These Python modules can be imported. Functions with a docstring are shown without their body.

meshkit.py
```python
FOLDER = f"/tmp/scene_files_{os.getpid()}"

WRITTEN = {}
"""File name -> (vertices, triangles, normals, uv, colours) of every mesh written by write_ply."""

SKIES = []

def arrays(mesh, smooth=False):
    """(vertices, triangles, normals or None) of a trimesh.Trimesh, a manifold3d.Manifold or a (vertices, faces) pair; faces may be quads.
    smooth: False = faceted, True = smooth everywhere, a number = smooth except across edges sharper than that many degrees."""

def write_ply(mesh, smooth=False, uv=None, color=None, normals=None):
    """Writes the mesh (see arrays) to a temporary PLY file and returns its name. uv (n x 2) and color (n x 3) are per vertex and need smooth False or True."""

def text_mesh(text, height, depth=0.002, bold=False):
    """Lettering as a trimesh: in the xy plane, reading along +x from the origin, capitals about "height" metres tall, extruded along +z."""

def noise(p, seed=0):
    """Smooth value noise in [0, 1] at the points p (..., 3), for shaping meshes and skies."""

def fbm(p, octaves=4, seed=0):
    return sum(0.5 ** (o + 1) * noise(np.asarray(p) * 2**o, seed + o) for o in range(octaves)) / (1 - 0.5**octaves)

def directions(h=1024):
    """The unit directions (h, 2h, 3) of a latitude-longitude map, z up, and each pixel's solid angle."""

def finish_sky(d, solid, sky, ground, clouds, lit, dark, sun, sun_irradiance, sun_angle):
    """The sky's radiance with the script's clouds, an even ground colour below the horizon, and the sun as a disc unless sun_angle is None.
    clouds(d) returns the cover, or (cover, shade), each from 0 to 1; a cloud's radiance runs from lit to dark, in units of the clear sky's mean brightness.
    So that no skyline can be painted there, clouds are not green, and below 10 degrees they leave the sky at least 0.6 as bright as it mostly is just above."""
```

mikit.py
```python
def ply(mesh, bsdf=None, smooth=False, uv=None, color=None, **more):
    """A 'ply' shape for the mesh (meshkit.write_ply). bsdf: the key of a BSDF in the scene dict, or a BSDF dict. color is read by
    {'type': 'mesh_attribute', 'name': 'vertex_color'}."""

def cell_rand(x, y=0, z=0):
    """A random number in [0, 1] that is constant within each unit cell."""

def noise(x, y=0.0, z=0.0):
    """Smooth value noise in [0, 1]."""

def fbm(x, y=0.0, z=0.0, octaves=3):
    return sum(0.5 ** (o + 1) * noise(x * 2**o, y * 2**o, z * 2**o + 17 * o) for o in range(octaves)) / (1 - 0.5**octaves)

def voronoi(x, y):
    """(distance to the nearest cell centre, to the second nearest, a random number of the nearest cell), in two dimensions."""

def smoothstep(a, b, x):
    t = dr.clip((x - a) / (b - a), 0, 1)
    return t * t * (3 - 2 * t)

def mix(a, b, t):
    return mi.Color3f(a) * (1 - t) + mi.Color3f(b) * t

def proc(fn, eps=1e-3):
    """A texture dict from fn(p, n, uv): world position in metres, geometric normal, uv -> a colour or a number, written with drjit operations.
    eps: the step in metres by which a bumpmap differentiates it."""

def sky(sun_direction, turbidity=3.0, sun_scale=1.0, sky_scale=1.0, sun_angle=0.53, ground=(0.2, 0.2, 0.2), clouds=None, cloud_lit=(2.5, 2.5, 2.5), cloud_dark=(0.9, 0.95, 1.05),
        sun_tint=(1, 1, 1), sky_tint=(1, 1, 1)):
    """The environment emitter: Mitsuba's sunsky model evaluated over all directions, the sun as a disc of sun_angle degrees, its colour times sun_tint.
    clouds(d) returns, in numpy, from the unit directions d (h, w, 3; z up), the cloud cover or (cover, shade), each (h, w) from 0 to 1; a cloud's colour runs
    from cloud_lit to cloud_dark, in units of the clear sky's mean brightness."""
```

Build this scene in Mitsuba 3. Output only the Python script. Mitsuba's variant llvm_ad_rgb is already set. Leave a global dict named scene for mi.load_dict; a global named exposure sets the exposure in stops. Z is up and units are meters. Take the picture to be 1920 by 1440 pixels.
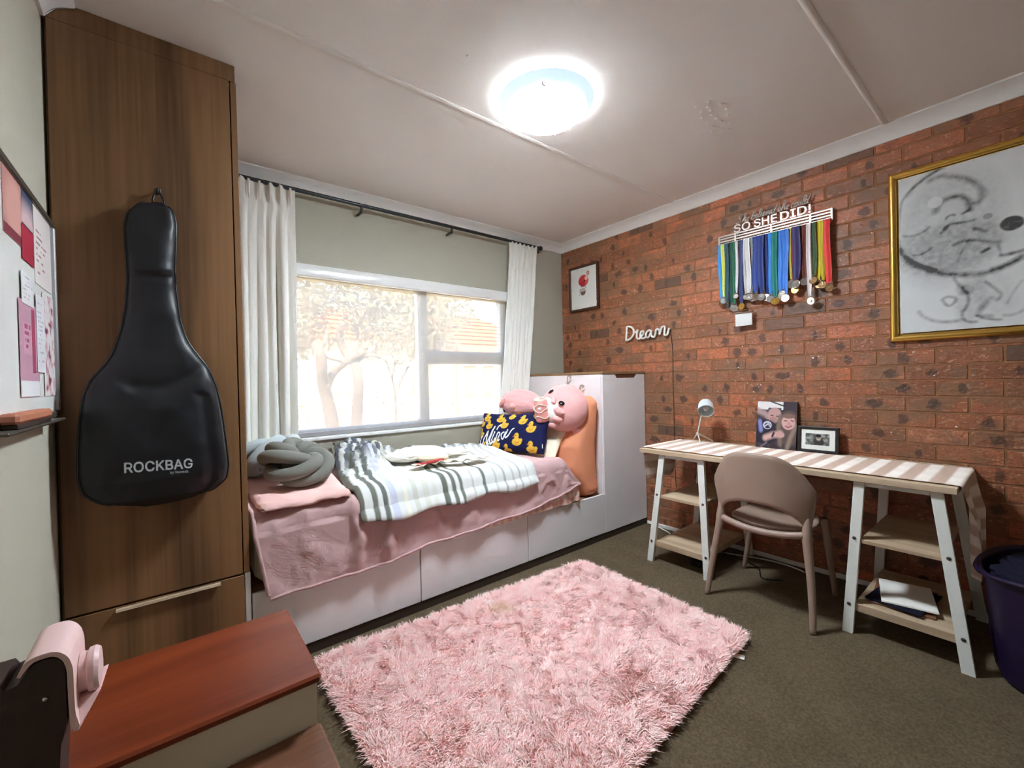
import math, random
import numpy as np, trimesh, mitsuba as mi, drjit as dr
import mikit, meshkit
from mikit import proc, noise, fbm, cell_rand, smoothstep, mix
from scipy.interpolate import splprep, splev
import shapely.geometry as sg

T4 = mi.ScalarTransform4f
scene, labels = {'type': 'scene'}, {}
rng = np.random.default_rng(7)
random.seed(7)

# ------------------------------------------------------------ camera, sky, sun, exposure
CAM = np.array([-3.089, -3.0258, 1.2207]); YAW, PITCH, ROLL, FPX = 0.67458, -0.009025, -0.023042, 800.34
fw = np.array([math.sin(YAW) * math.cos(PITCH), math.cos(YAW) * math.cos(PITCH), math.sin(PITCH)])
rt = np.cross(fw, [0, 0, 1]); rt /= np.linalg.norm(rt); upv = np.cross(rt, fw)
up2 = -math.sin(ROLL) * rt + math.cos(ROLL) * upv
scene['camera'] = {'type': 'perspective', 'fov': math.degrees(2 * math.atan(960 / FPX)), 'fov_axis': 'x', 'near_clip': 0.03,
                   'to_world': T4().look_at(origin=CAM.tolist(), target=(CAM + fw).tolist(), up=up2.tolist())}
scene['sky'] = mikit.sky((-0.35, -0.55, 0.75), turbidity=3.0, sun_scale=10.0, sky_scale=10.0, ground=(0.35, 0.32, 0.27), sun_tint=(.93, 1.0, 1.14))
LAMP = (81.0, 93.0, 103.0)
LAMP_SIDE = (.27, .39, .46)
LAMP_GAP = 8.0
exposure = 0.95

H, D, W, WC, TOPC, BACK = 2.544, 0.94, 3.40, 0.547, 1.27, -4.9   # ceiling, bed depth, room width, head cabinet width and top, back wall


# ------------------------------------------------------------ helpers
def lin(c):
    c = np.asarray(c, float) / 255.0
    return np.where(c <= 0.04045, c / 12.92, ((c + 0.055) / 1.055) ** 2.4)


def C(r, g, b):
    return [float(x) for x in lin([r, g, b])]


def uniq(key):
    if key not in scene and key not in labels:
        return key
    k = 1
    while f'{key}_{k:03d}' in scene or f'{key}_{k:03d}' in labels:
        k += 1
    return f'{key}_{k:03d}'


def thing(name, label, cat, group=None):
    k = uniq(name)
    labels[k] = {'label': label, 'category': cat}
    if group:
        labels[k]['group'] = group
    return k


def tag(k, label=None, cat=None, group=None, kind=None):
    labels[k] = {a: b for a, b in (('label', label), ('category', cat), ('group', group), ('kind', kind)) if b}
    return k


def add(key, mesh, bsdf, smooth=False, **kw):
    k = uniq(key)
    scene[k] = mikit.ply(mesh, bsdf, smooth=smooth, **kw)
    return k


def single(name, mesh, bsdf, label, cat, smooth=False, group=None, **kw):
    return tag(add(name, mesh, bsdf, smooth, **kw), label, cat, group)


def mat(name, color, rough=0.6, metal=0.0, spec=0.4, two=False, bump=None, **kw):
    d = {'type': 'principled', 'base_color': color if isinstance(color, dict) else {'type': 'rgb', 'value': list(color)}, 'roughness': rough, 'metallic': metal, 'specular': spec, **kw}
    if bump:
        d = {'type': 'bumpmap', 'arbitrary': proc(bump[0], bump[2] if len(bump) > 2 else 1e-3), 'scale': bump[1], 'bsdf': d}
    if two:
        d = {'type': 'twosided', 'bsdf': d}
    scene[name] = d
    return name


def box(x0, x1, y0, y1, z0, z1, b=0.0):
    x0, x1 = sorted((x0, x1)); y0, y1 = sorted((y0, y1)); z0, z1 = sorted((z0, z1))
    if b <= 0:
        return trimesh.creation.box(bounds=[[x0, y0, z0], [x1, y1, z1]])
    b = min(b, (x1 - x0) * .49, (y1 - y0) * .49, (z1 - z0) * .49)
    v = []
    for X, sx in ((x0, 1), (x1, -1)):
        for Y, sy in ((y0, 1), (y1, -1)):
            for Z, sz in ((z0, 1), (z1, -1)):
                v += [(X + sx * b, Y + sy * b, Z), (X + sx * b, Y, Z + sz * b), (X, Y + sy * b, Z + sz * b)]
    return trimesh.Trimesh(np.array(v)).convex_hull


def cat(*m):
    return trimesh.util.concatenate([x for x in m])


def spline(pts, n=60, closed=False, k=3):
    p = np.asarray(pts, float)
    k = min(k, len(p) - 1)
    if closed:
        p = np.vstack([p, p[:1]])
    tck, _ = splprep(p.T, s=0, k=k, per=closed)
    return np.array(splev(np.linspace(0, 1, n, endpoint=not closed), tck)).T


def frames(p, closed=False):
    t = np.roll(p, -1, 0) - np.roll(p, 1, 0) if closed else np.gradient(p, axis=0)
    t /= np.linalg.norm(t, axis=1, keepdims=True) + 1e-12
    n = np.zeros_like(p)
    a = np.array([0, 0, 1.0]) if abs(t[0, 2]) < .9 else np.array([1.0, 0, 0])
    a = a - t[0] * (a @ t[0]); n[0] = a / np.linalg.norm(a)
    for i in range(1, len(p)):
        a = n[i - 1] - t[i] * (n[i - 1] @ t[i])
        n[i] = a / (np.linalg.norm(a) + 1e-12)
    return t, n, np.cross(t, n)


def tube(pts, r, sides=10, closed=False, flat=1.0):
    p = np.asarray(pts, float)
    r = np.broadcast_to(np.asarray(r, float), (len(p),))
    t, n, b = frames(p, closed)
    a = np.arange(sides) * 2 * np.pi / sides
    v = p[:, None] + r[:, None, None] * (np.cos(a)[None, :, None] * n[:, None] + flat * np.sin(a)[None, :, None] * b[:, None])
    return loft(v, closed)


def loft(v, closed=False):
    """rings (n, k, 3) joined into one closed surface"""
    v = np.asarray(v, float)
    n, k = v.shape[:2]
    m = n if closed else n - 1
    i, j = np.meshgrid(np.arange(m), np.arange(k), indexing='ij')
    i2, j2 = (i + 1) % n, (j + 1) % k
    q = np.stack([i * k + j, i * k + j2, i2 * k + j2, i2 * k + j], -1).reshape(-1, 4)
    f = np.vstack([q[:, [0, 1, 2]], q[:, [0, 2, 3]]])
    V = v.reshape(-1, 3)
    if not closed:
        c0, c1 = len(V), len(V) + 1
        V = np.vstack([V, v[0].mean(0), v[-1].mean(0)])
        jj = np.arange(k)
        f = np.vstack([f, np.stack([(jj + 1) % k, jj, jj * 0 + c0], 1), np.stack([(n - 1) * k + jj, (n - 1) * k + (jj + 1) % k, jj * 0 + c1], 1)])
    return trimesh.Trimesh(V, f, process=False)


def outward(m):
    if m.volume < 0:
        m.invert()
    return m


def lathe(profile, axis_o=(0, 0, 0), axis=(0, 0, 1), n=40):
    p = np.asarray(profile, float)
    a = np.arange(n) * 2 * np.pi / n
    v = np.stack([p[:, None, 0] * np.cos(a), p[:, None, 0] * np.sin(a), np.broadcast_to(p[:, None, 1], (len(p), n))], -1)
    m = outward(loft(v))
    z = np.asarray(axis, float) / np.linalg.norm(axis)
    x = np.cross([0, 1, 0] if abs(z[1]) < .9 else [1, 0, 0], z); x /= np.linalg.norm(x)
    R = np.eye(4); R[:3, 0], R[:3, 1], R[:3, 2], R[:3, 3] = x, np.cross(z, x), z, axis_o
    m.apply_transform(R)
    return m


def rod(p, q, r, n=14, r2=None):
    p, q = np.asarray(p, float), np.asarray(q, float)
    L = np.linalg.norm(q - p); r2 = r if r2 is None else r2
    c = min(r, r2) * .25
    return lathe([(r * .6, 0), (r - c * .3, c * .2), (r, c), (r2, L - c), (r2 - c * .3, L - c * .2), (r2 * .6, L)], p, q - p, n)


def grid(P):
    """a sheet (n, m, 3) as triangles"""
    P = np.asarray(P, float)
    n, m = P.shape[:2]
    i, j = np.meshgrid(np.arange(n - 1), np.arange(m - 1), indexing='ij')
    q = np.stack([i * m + j, (i + 1) * m + j, (i + 1) * m + j + 1, i * m + j + 1], -1).reshape(-1, 4)
    return trimesh.Trimesh(P.reshape(-1, 3), np.vstack([q[:, [0, 1, 2]], q[:, [0, 2, 3]]]), process=False)


def cloth(P, th=0.006, color=None):
    """a sheet with thickness: front, back and an edge all round; the normals of the grid face outwards"""
    P = np.asarray(P, float)
    n, m = P.shape[:2]
    N = np.cross(np.gradient(P, axis=0), np.gradient(P, axis=1))
    N /= np.linalg.norm(N, axis=2, keepdims=True) + 1e-12
    a, b = grid(P), grid(P - N * th)
    F2 = b.faces[:, ::-1] + n * m
    idx = np.arange(n * m).reshape(n, m)
    loop = np.concatenate([idx[:, 0], idx[-1, 1:], idx[-2::-1, -1], idx[0, -2:0:-1]])
    l2 = np.roll(loop, -1)
    side = np.vstack([np.stack([loop, loop + n * m, l2 + n * m], 1), np.stack([loop, l2 + n * m, l2], 1)])
    me = trimesh.Trimesh(np.vstack([a.vertices, b.vertices]), np.vstack([a.faces, F2, side]), process=False)
    return (me, np.vstack([color.reshape(-1, 3)] * 2)) if color is not None else me


def frame_m(o, ex, ey, ez):
    R = np.eye(4)
    for i, e in enumerate((ex, ey, ez)):
        R[:3, i] = np.asarray(e, float) / np.linalg.norm(e)
    R[:3, 3] = o
    return R


def pillow(w, h, t, o, ex, ey, n=56, m=40, sag=0.0, wr=0.006, seed=0, pinch=.06, power=.42, shape=None):
    """cushion with pinched corners: w along ex, h along ey, t thick; returns mesh and the (u, v, side) of its vertices"""
    u, v = np.meshgrid(np.linspace(-1, 1, n), np.linspace(-1, 1, m), indexing='ij')
    prof = np.clip((1 - np.abs(u) ** 2.6) * (1 - np.abs(v) ** 2.6), 0, 1) ** power
    x = u * w / 2 * (1 - pinch * (1 - u ** 2) * 0 - pinch * (1 - np.abs(v)) * np.abs(u) ** 3)
    y = v * h / 2 * (1 - pinch * (1 - np.abs(u)) * np.abs(v) ** 3)
    q = np.stack([u * 3.1, v * 2.6, u * 0 + seed * 9.7], -1)
    wri = (meshkit.fbm(q, 4, seed) - .5) * 2 * wr + (meshkit.noise(np.stack([np.arctan2(v, u) * 5, np.hypot(u, v) * 1.2, u * 0 + seed], -1)) - .5) * wr * 1.6 * np.hypot(u, v)
    front = prof * t / 2 + wri * prof
    back = -prof * t / 2 + wri[::-1] * prof
    y = y - sag * (1 - u ** 2)
    if shape is not None:
        x, y = shape(x, y, u, v)
    A, B = np.stack([x, y, front], -1), np.stack([x, y, back], -1)
    a, b = grid(A), grid(B)
    me = trimesh.Trimesh(np.vstack([a.vertices, b.vertices]), np.vstack([a.faces, b.faces[:, ::-1] + n * m]), process=False)
    me.apply_transform(frame_m(o, ex, ey, np.cross(ex, ey)))
    uv = np.concatenate([np.stack([u, v, u * 0 + 1], -1).reshape(-1, 3), np.stack([u, v, u * 0 - 1], -1).reshape(-1, 3)])
    return me, uv


def ellipsoid(c, r, ex=(1, 0, 0), ey=(0, 1, 0), n=3, amp=0.0, seed=0, freq=6.0):
    m = trimesh.creation.icosphere(subdivisions=n)
    v = m.vertices * np.asarray(r)
    if amp:
        v = v * (1 + amp * (meshkit.fbm(m.vertices * freq / 3, 3, seed)[:, None] - .5) * 2)
    m = trimesh.Trimesh(v, m.faces, process=False)
    m.apply_transform(frame_m(c, ex, ey, np.cross(ex, ey)))
    return m


def panel(o, eu, ev, w, h, nx, ny, fn, th=0.002):
    """flat printed sheet: corner o (lower left), sides eu (w) and ev (h); fn(u, v) in metres gives linear colours; closed at th thickness"""
    u, v = np.meshgrid(np.linspace(0, w, nx), np.linspace(0, h, ny), indexing='ij')
    eu, ev = np.asarray(eu, float), np.asarray(ev, float)
    P = np.asarray(o, float) + u[..., None] * eu + v[..., None] * ev
    col = np.clip(fn(u, v), 0, 1)
    return cloth(P, th, col)


def el(u, v, cu, cv, ru, rv, rot=0.0, soft=.15):
    c, s = math.cos(rot), math.sin(rot)
    a, b = (u - cu) * c + (v - cv) * s, -(u - cu) * s + (v - cv) * c
    d = np.hypot(a / ru, b / rv)
    return np.clip((1 - d) / soft + .5, 0, 1)


def seg(u, v, pts, w, soft=.5):
    d = np.full(np.shape(u), 9.0)
    for (a, b), (c, e) in zip(pts[:-1], pts[1:]):
        L = (c - a) ** 2 + (e - b) ** 2 + 1e-12
        t = np.clip(((u - a) * (c - a) + (v - b) * (e - b)) / L, 0, 1)
        d = np.minimum(d, np.hypot(u - a - t * (c - a), v - b - t * (e - b)))
    return np.clip((w / 2 - d) / (w * soft) + .5, 0, 1)


def rect(u, v, u0, v0, u1, v1):
    return ((u > u0) & (u < u1) & (v > v0) & (v < v1)).astype(float)


def over(col, m, c):
    return col * (1 - m[..., None]) + np.asarray(c) * m[..., None]


def fill(u, c):
    return np.broadcast_to(np.asarray(c, float), u.shape + (3,)).copy()


# ------------------------------------------------------------ materials
mat('paint_sage', C(171, 167, 151), .75, spec=.2, bump=(lambda p, n, uv: fbm(p.x * 60 + p.y * 60, p.z * 60, p.y * 11, 2), .0006, 2e-3))
mat('paint_ceiling', C(226, 220, 213), .85, spec=.15)
mat('gypsum', C(232, 230, 226), .7, spec=.2)


def carpet_fn(p, n, uv):
    a = fbm(p.x * 160, p.y * 160, 0, 2)
    b = noise(p.x * 9, p.y * 9, 3)
    return mix(C(73, 62, 48), C(112, 98, 77), a * .75 + b * .2)


mat('carpet', proc(carpet_fn), .95, spec=.05, bump=(lambda p, n, uv: noise(p.x * 420, p.y * 420, 0), .004, 1e-3))
CH, BL = 0.0835, 0.2325     # brick course height and module length


def brick_fn(p, n, uv):
    row = dr.floor(p.z / CH)
    off = dr.select(cell_rand(row * .5 - dr.floor(row * .5) + .25, 0, 0) >= 0, (row * .5 - dr.floor(row * .5)) * BL, 0)
    s = (-p.y + off) / BL
    i = dr.floor(s)
    a, b = s - i, p.z / CH - row
    r1, r2, r3, r4 = cell_rand(i, row, 1), cell_rand(i, row, 2), cell_rand(i, row, 3), cell_rand(i, row, 4)
    g = fbm(p.y * 26, p.z * 34, 5, 3)
    c = mix(C(124, 77, 53), C(170, 102, 69), dr.clip(r1 * .7 + g * .6 - .15, 0, 1))
    c = mix(c, mi.Color3f(C(192, 106, 68)), dr.select(r4 > .82, .75, 0.0) * dr.clip(g * 1.6, 0, 1))
    c = mix(c, mi.Color3f(C(150, 116, 92)), dr.clip((r2 - .7) * 1.6, 0, 1) * .6)
    gr = fbm(p.y * 140, p.z * 190, 2, 2)
    c = mix(c, mi.Color3f(C(106, 68, 50)), smoothstep(.52, .72, gr) * .45)
    c = mix(c, mi.Color3f(C(*[196, 150, 118])), smoothstep(.66, .8, fbm(p.y * 75, p.z * 120, 8, 2)) * .45)
    sm = smoothstep(.42, .72, fbm(p.y * 6.5, p.z * 11, 21, 3))
    c = mix(c, mi.Color3f(C(122, 92, 68)), sm * .66)
    w = (fbm(p.y * 55, p.z * 70, 9, 2) - .5) * .9
    d1 = dr.sqrt(dr.square((a - .22 - r3 * .3) / (.07 + .13 * r2)) + dr.square((b - .5) / (.28 + .16 * r1))) + w
    d2 = dr.sqrt(dr.square((a - .6 - r4 * .22) / (.05 + .10 * r1)) + dr.square((b - .45) / (.26 + .16 * r2))) + w
    m1 = (1 - smoothstep(.6, 1.15, d1)) * dr.select(r4 < .38, 1.0, 0.0)
    m2 = (1 - smoothstep(.6, 1.15, d2)) * dr.select(r3 < .24, 1.0, 0.0)
    c = mix(c, mi.Color3f(C(*[64, 47, 40])), dr.clip(m1 + m2, 0, 1) * .72)
    c = mix(c, mi.Color3f(C(*[84, 66, 54])), dr.select(r2 < .035, .75, 0.0))
    return c


def bump_brick(p, n, uv):
    return fbm(p.y * 90, p.z * 110, 3, 3)


mat('brick', proc(brick_fn), .48, spec=.45, bump=(bump_brick, .0035, 2e-3))


def mortar_fn(p, n, uv):
    g = fbm(p.y * 40, p.z * 60, 5, 3)
    return mix(mix(C(120, 86, 61), C(154, 108, 77), g), C(160, 100, 70), smoothstep(.52, .75, fbm(p.y * 9, p.z * 30, 3, 2)) * .6)


mat('mortar', proc(mortar_fn), .8, spec=.2, bump=(lambda p, n, uv: noise(p.y * 160, p.z * 160, 0), .003, 2e-3))


def wood_fn(dark, light, sx, sz, seed):
    d0, l0 = C(*dark), C(*light)

    def fn(p, n, uv):
        w = fbm(p.x * 3, p.y * 3, p.z * 1.1 + seed, 2) * 1.4
        g = noise((p.x + p.y) * sx + w * 2.2, p.z * sz, seed)
        f = noise((p.x + p.y) * sx * 9, p.z * sz * 5, seed + 3)
        k = noise((p.x + p.y) * sx * .35, p.z * .25, seed + 7)
        return mix(d0, l0, dr.clip(g * .55 + f * .22 + k * .35 - .06, 0, 1))
    return fn


mat('wood_wardrobe', proc(wood_fn([68, 46, 29], [140, 102, 67], 15, .7, 4)), .5, spec=.35)


def woodx_fn(dark, light, seed, s=26.0):
    d0, l0 = C(*dark), C(*light)

    def fn(p, n, uv):
        w = fbm(p.x * 2, p.y * 5, p.z * 5 + seed, 2)
        g = noise(p.x * 1.3, p.y * s + w * 2.5, p.z * s + seed)
        f = noise(p.x * 7, p.y * s * 6, p.z * s * 6 + seed)
        return mix(d0, l0, dr.clip(g * .7 + f * .25, 0, 1))
    return fn


def woody_fn(dark, light, seed, s=30.0):
    d0, l0 = C(*dark), C(*light)

    def fn(p, n, uv):
        g = noise(p.y * 1.4, p.x * s + fbm(p.y * 2, p.x * 4, seed, 2) * 2.5, p.z * s + seed)
        f = noise(p.y * 8, p.x * s * 6, p.z * s * 6 + seed)
        return mix(d0, l0, dr.clip(g * .7 + f * .25, 0, 1))
    return fn


mat('wood_red', proc(woodx_fn([88, 32, 14], [138, 60, 27], 2)), .3, spec=.5, clearcoat=.35, clearcoat_gloss=.8)
mat('wood_brown', proc(woodx_fn([84, 52, 36], [128, 84, 58], 5)), .4, spec=.45)
mat('wood_pale', proc(woody_fn([158, 132, 104], [200, 178, 150], 3)), .55, spec=.35)
mat('wood_deck', proc(woodx_fn([110, 84, 58], [150, 118, 84], 9)), .6, spec=.3)
mat('melamine', C(226, 222, 222), .35, spec=.4)
mat('melamine_edge', C(205, 200, 200), .5, spec=.3)
mat('plinth', C(58, 46, 38), .6)
mat('black_metal', C(22, 26, 28), .35, spec=.5)
mat('white_metal', C(224, 224, 216), .4, spec=.5)
mat('alu', C(186, 184, 186), .42, metal=.6)
mat('steel', C(196, 188, 180), .40, metal=1.0)
mat('chrome', C(215, 215, 215), .12, metal=1.0)
mat('gold', C(222, 178, 92), .26, metal=1.0)
mat('bronze', C(150, 118, 84), .35, metal=1.0)
mat('screw', C(86, 84, 80), .4, metal=.7)
mat('white_gloss', C(236, 236, 232), .25, spec=.5)
mat('white_plastic', C(232, 230, 222), .45, spec=.4)
mat('frame_brown', C(74, 46, 34), .4, spec=.4)
mat('frame_black', C(34, 28, 26), .4, spec=.4)
mat('vinyl_black', C(7, 10, 17), .46, spec=.5, bump=(lambda p, n, uv: fbm(p.x * 9, p.y * 6, p.z * 7, 3), .02, 3e-3))
mat('vinyl_trim', C(12, 13, 16), .35, spec=.5)
mat('logo_print', C(176, 180, 182), .6)
mat('plastic_taupe', C(148, 124, 109), .42, spec=.45)
mat('lamp_white', C(222, 230, 232), .4, spec=.4, two=True)
mat('sage_panel', C(228, 224, 206), .55, spec=.3)
mat('hide_brown', C(52, 36, 30), .5, spec=.4, bump=(lambda p, n, uv: fbm(p.x * 90, p.y * 90, p.z * 90, 2), .002, 1e-3))
mat('pink_plastic', C(226, 190, 186), .4, spec=.45)
mat('fleece_pink', C(190, 156, 154), .95, spec=.05, sheen=.6, two=True, bump=(lambda p, n, uv: fbm(p.x * 170, p.y * 170, p.z * 170, 2), .0022, 1e-3))
mat('cotton_pink', C(228, 186, 178), .9, spec=.1, sheen=.3, two=True, bump=(lambda p, n, uv: fbm(p.x * 30, p.y * 30, p.z * 30, 3), .008, 2e-3))
mat('cotton_cream', C(238, 226, 202), .9, spec=.1, sheen=.2, two=True)
mat('cotton_white', C(240, 236, 226), .9, spec=.1, two=True)
mat('cotton_orange', C(221, 146, 110), .9, spec=.1, sheen=.3)
mat('velvet_grey', C(122, 122, 114), .8, spec=.2, sheen=1.0)
mat('velvet_blue', C(188, 198, 200), .8, spec=.2, sheen=.7)
mat('plush_pink', C(236, 176, 172), .95, spec=.05, sheen=.8, bump=(lambda p, n, uv: fbm(p.x * 130, p.y * 130, p.z * 130, 2), .0016, 1e-3))
mat('plush_pink_deep', C(228, 156, 150), .95, spec=.05, sheen=.8)
mat('plush_white', C(246, 240, 232), .95, spec=.05, sheen=.4)
mat('eye_black', C(14, 13, 14), .2, spec=.6)
mat('red_trim', C(176, 60, 62), .8)
mat('vcol_cloth', {'type': 'mesh_attribute', 'name': 'vertex_color'}, .9, spec=.08, sheen=.2, two=True)
mat('vcol_paper', {'type': 'mesh_attribute', 'name': 'vertex_color'}, .55, spec=.3, two=True)
mat('vcol_glass', {'type': 'mesh_attribute', 'name': 'vertex_color'}, .35, spec=.45, two=True)
mat('fur', {'type': 'mesh_attribute', 'name': 'vertex_color'}, .85, spec=.15, sheen=.5, two=True)
mat('fur_base', C(232, 184, 178), .95, spec=.05)
mat('board_white', C(226, 226, 220), .25, spec=.4)
mat('board_frame', C(78, 72, 64), .4, metal=.3)
mat('wood_peach', C(176, 112, 86), .5)
mat('purple_plastic', C(25, 11, 43), .45, spec=.4, two=True, bump=(lambda p, n, uv: fbm(p.x * 14, p.y * 14, p.z * 9, 3), .01, 3e-3))
mat('navy_cloth', C(16, 17, 34), .8, spec=.2, two=True)
mat('cable_white', C(226, 224, 218), .5)
mat('cable_black', C(20, 20, 20), .5)
scene['curtain_cloth'] = {'type': 'twosided', 'bsdf': {'type': 'principled', 'base_color': {'type': 'rgb', 'value': C(236, 235, 228)}, 'roughness': .9, 'specular': .1}}
scene['pane_glass'] = {'type': 'thindielectric'}
scene['blind_mesh'] = {'type': 'mask', 'opacity': .55, 'bsdf': {'type': 'principledthin', 'base_color': {'type': 'rgb', 'value': C(248, 243, 234)}, 'roughness': .9, 'diff_trans': 1.1, 'spec_trans': 0.0, 'eta': 1.1}}
scene['leaf'] = {'type': 'principledthin', 'base_color': {'type': 'rgb', 'value': C(150, 144, 122)}, 'roughness': .8, 'diff_trans': .9, 'eta': 1.3}
scene['grass_blade'] = {'type': 'principledthin', 'base_color': {'type': 'rgb', 'value': C(200, 178, 112)}, 'roughness': .8, 'diff_trans': .9, 'eta': 1.3}
mat('bark', C(104, 90, 80), .9, spec=.1)
mat('render_wall', C(236, 230, 214), .9, spec=.1)
mat('roof_tile', C(206, 116, 50), .85, spec=.1)
mat('house_window', C(176, 150, 110), .5)
mat('house_trim', C(196, 120, 80), .8)
mat('dry_lawn', proc(lambda p, n, uv: mix(C(176, 166, 134), C(214, 204, 172), fbm(p.x * 3, p.y * 3, 0, 3))), .95, spec=.05)

# ------------------------------------------------------------ the setting
tag(add('floor', box(-W - .15, .15, BACK - .1, .25, -.12, 0), 'carpet'), 'olive brown carpet floor', kind='structure')
tag(add('ceiling', box(-W - .4, .5, BACK - .4, .6, H, H + .15), 'paint_ceiling'), 'off white board ceiling with joint strips', kind='structure')
for y, t in ((-1.262, 0), (-2.50, 1)):
    P = [(-W, y, H - .002), (0, y, H - .002)]
    sec = np.array([(-.014, .002), (-.013, -.003), (-.006, -.007), (.006, -.007), (.013, -.003), (.014, .002)])
    add('ceiling__cover_strip', outward(loft(np.array([[(x, y + a, H + b) for a, b in sec] for x in np.linspace(-W, 0, 3)]))), 'paint_ceiling', 30)

# window wall with its opening
X0, X1, Z0, Z1, YW = -2.56, -.66, .868, 1.99, .2
wall = cat(box(-W - .2, X0, 0, YW, -.1, H), box(X1, .2, 0, YW, -.1, H), box(X0, X1, 0, YW, -.1, Z0), box(X0, X1, 0, YW, Z1, H))
tag(add('wall_window', wall, 'paint_sage'), 'sage grey plastered window wall', kind='structure')
tag(add('wall_left', box(-W - .2, -W, BACK, .2, -.1, H), 'paint_sage'), 'sage grey wall on the left with a whiteboard', kind='structure')
tag(add('wall_back', box(-W - .2, .2, BACK - .2, BACK, -.1, H), 'paint_sage'), 'sage grey wall behind the viewpoint', kind='structure')
tag(add('wall_right', box(0, .2, BACK - .1, .2, -.1, H), 'mortar'), 'varnished red brown face brick wall', kind='structure')


def brick_mesh(l, h, seed):
    m = box(-.0028, .02, -l / 2, l / 2, -h / 2, h / 2, .0026)
    return m


full = [mikit.ply(brick_mesh(BL - .009, CH - .009, k), 'brick') for k in range(1)]
slots, rest = [], []
for r in range(31):
    zc = (r + .5) * CH
    if zc + CH / 2 > H + .03:
        continue
    o = BL / 2 if r % 2 else 0.0
    for c in range(-1, 23):
        a, b = -(c * BL - o), -((c + 1) * BL - o)      # y from a down to b
        a, b = min(a, 0.0), max(b, BACK)
        if a - b < .03:
            continue
        yc = (a + b) / 2
        rnd = random.Random(r * 100 + c)
        dx, hh = rnd.uniform(-.0012, .0010), min(CH, (H - (zc - CH / 2)))
        seen = yc > -3.05 and not (yc > -.9 and zc < 1.25) and zc < 2.49
        d = np.array([0, yc, zc]) - CAM
        slots.append((a, b, zc, hh, dx, (a - b) * hh * abs(d[0]) / np.linalg.norm(d) ** 3 if seen else 0))
order = sorted(range(len(slots)), key=lambda i: -slots[i][5])
pick = set(order[:300])
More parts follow.
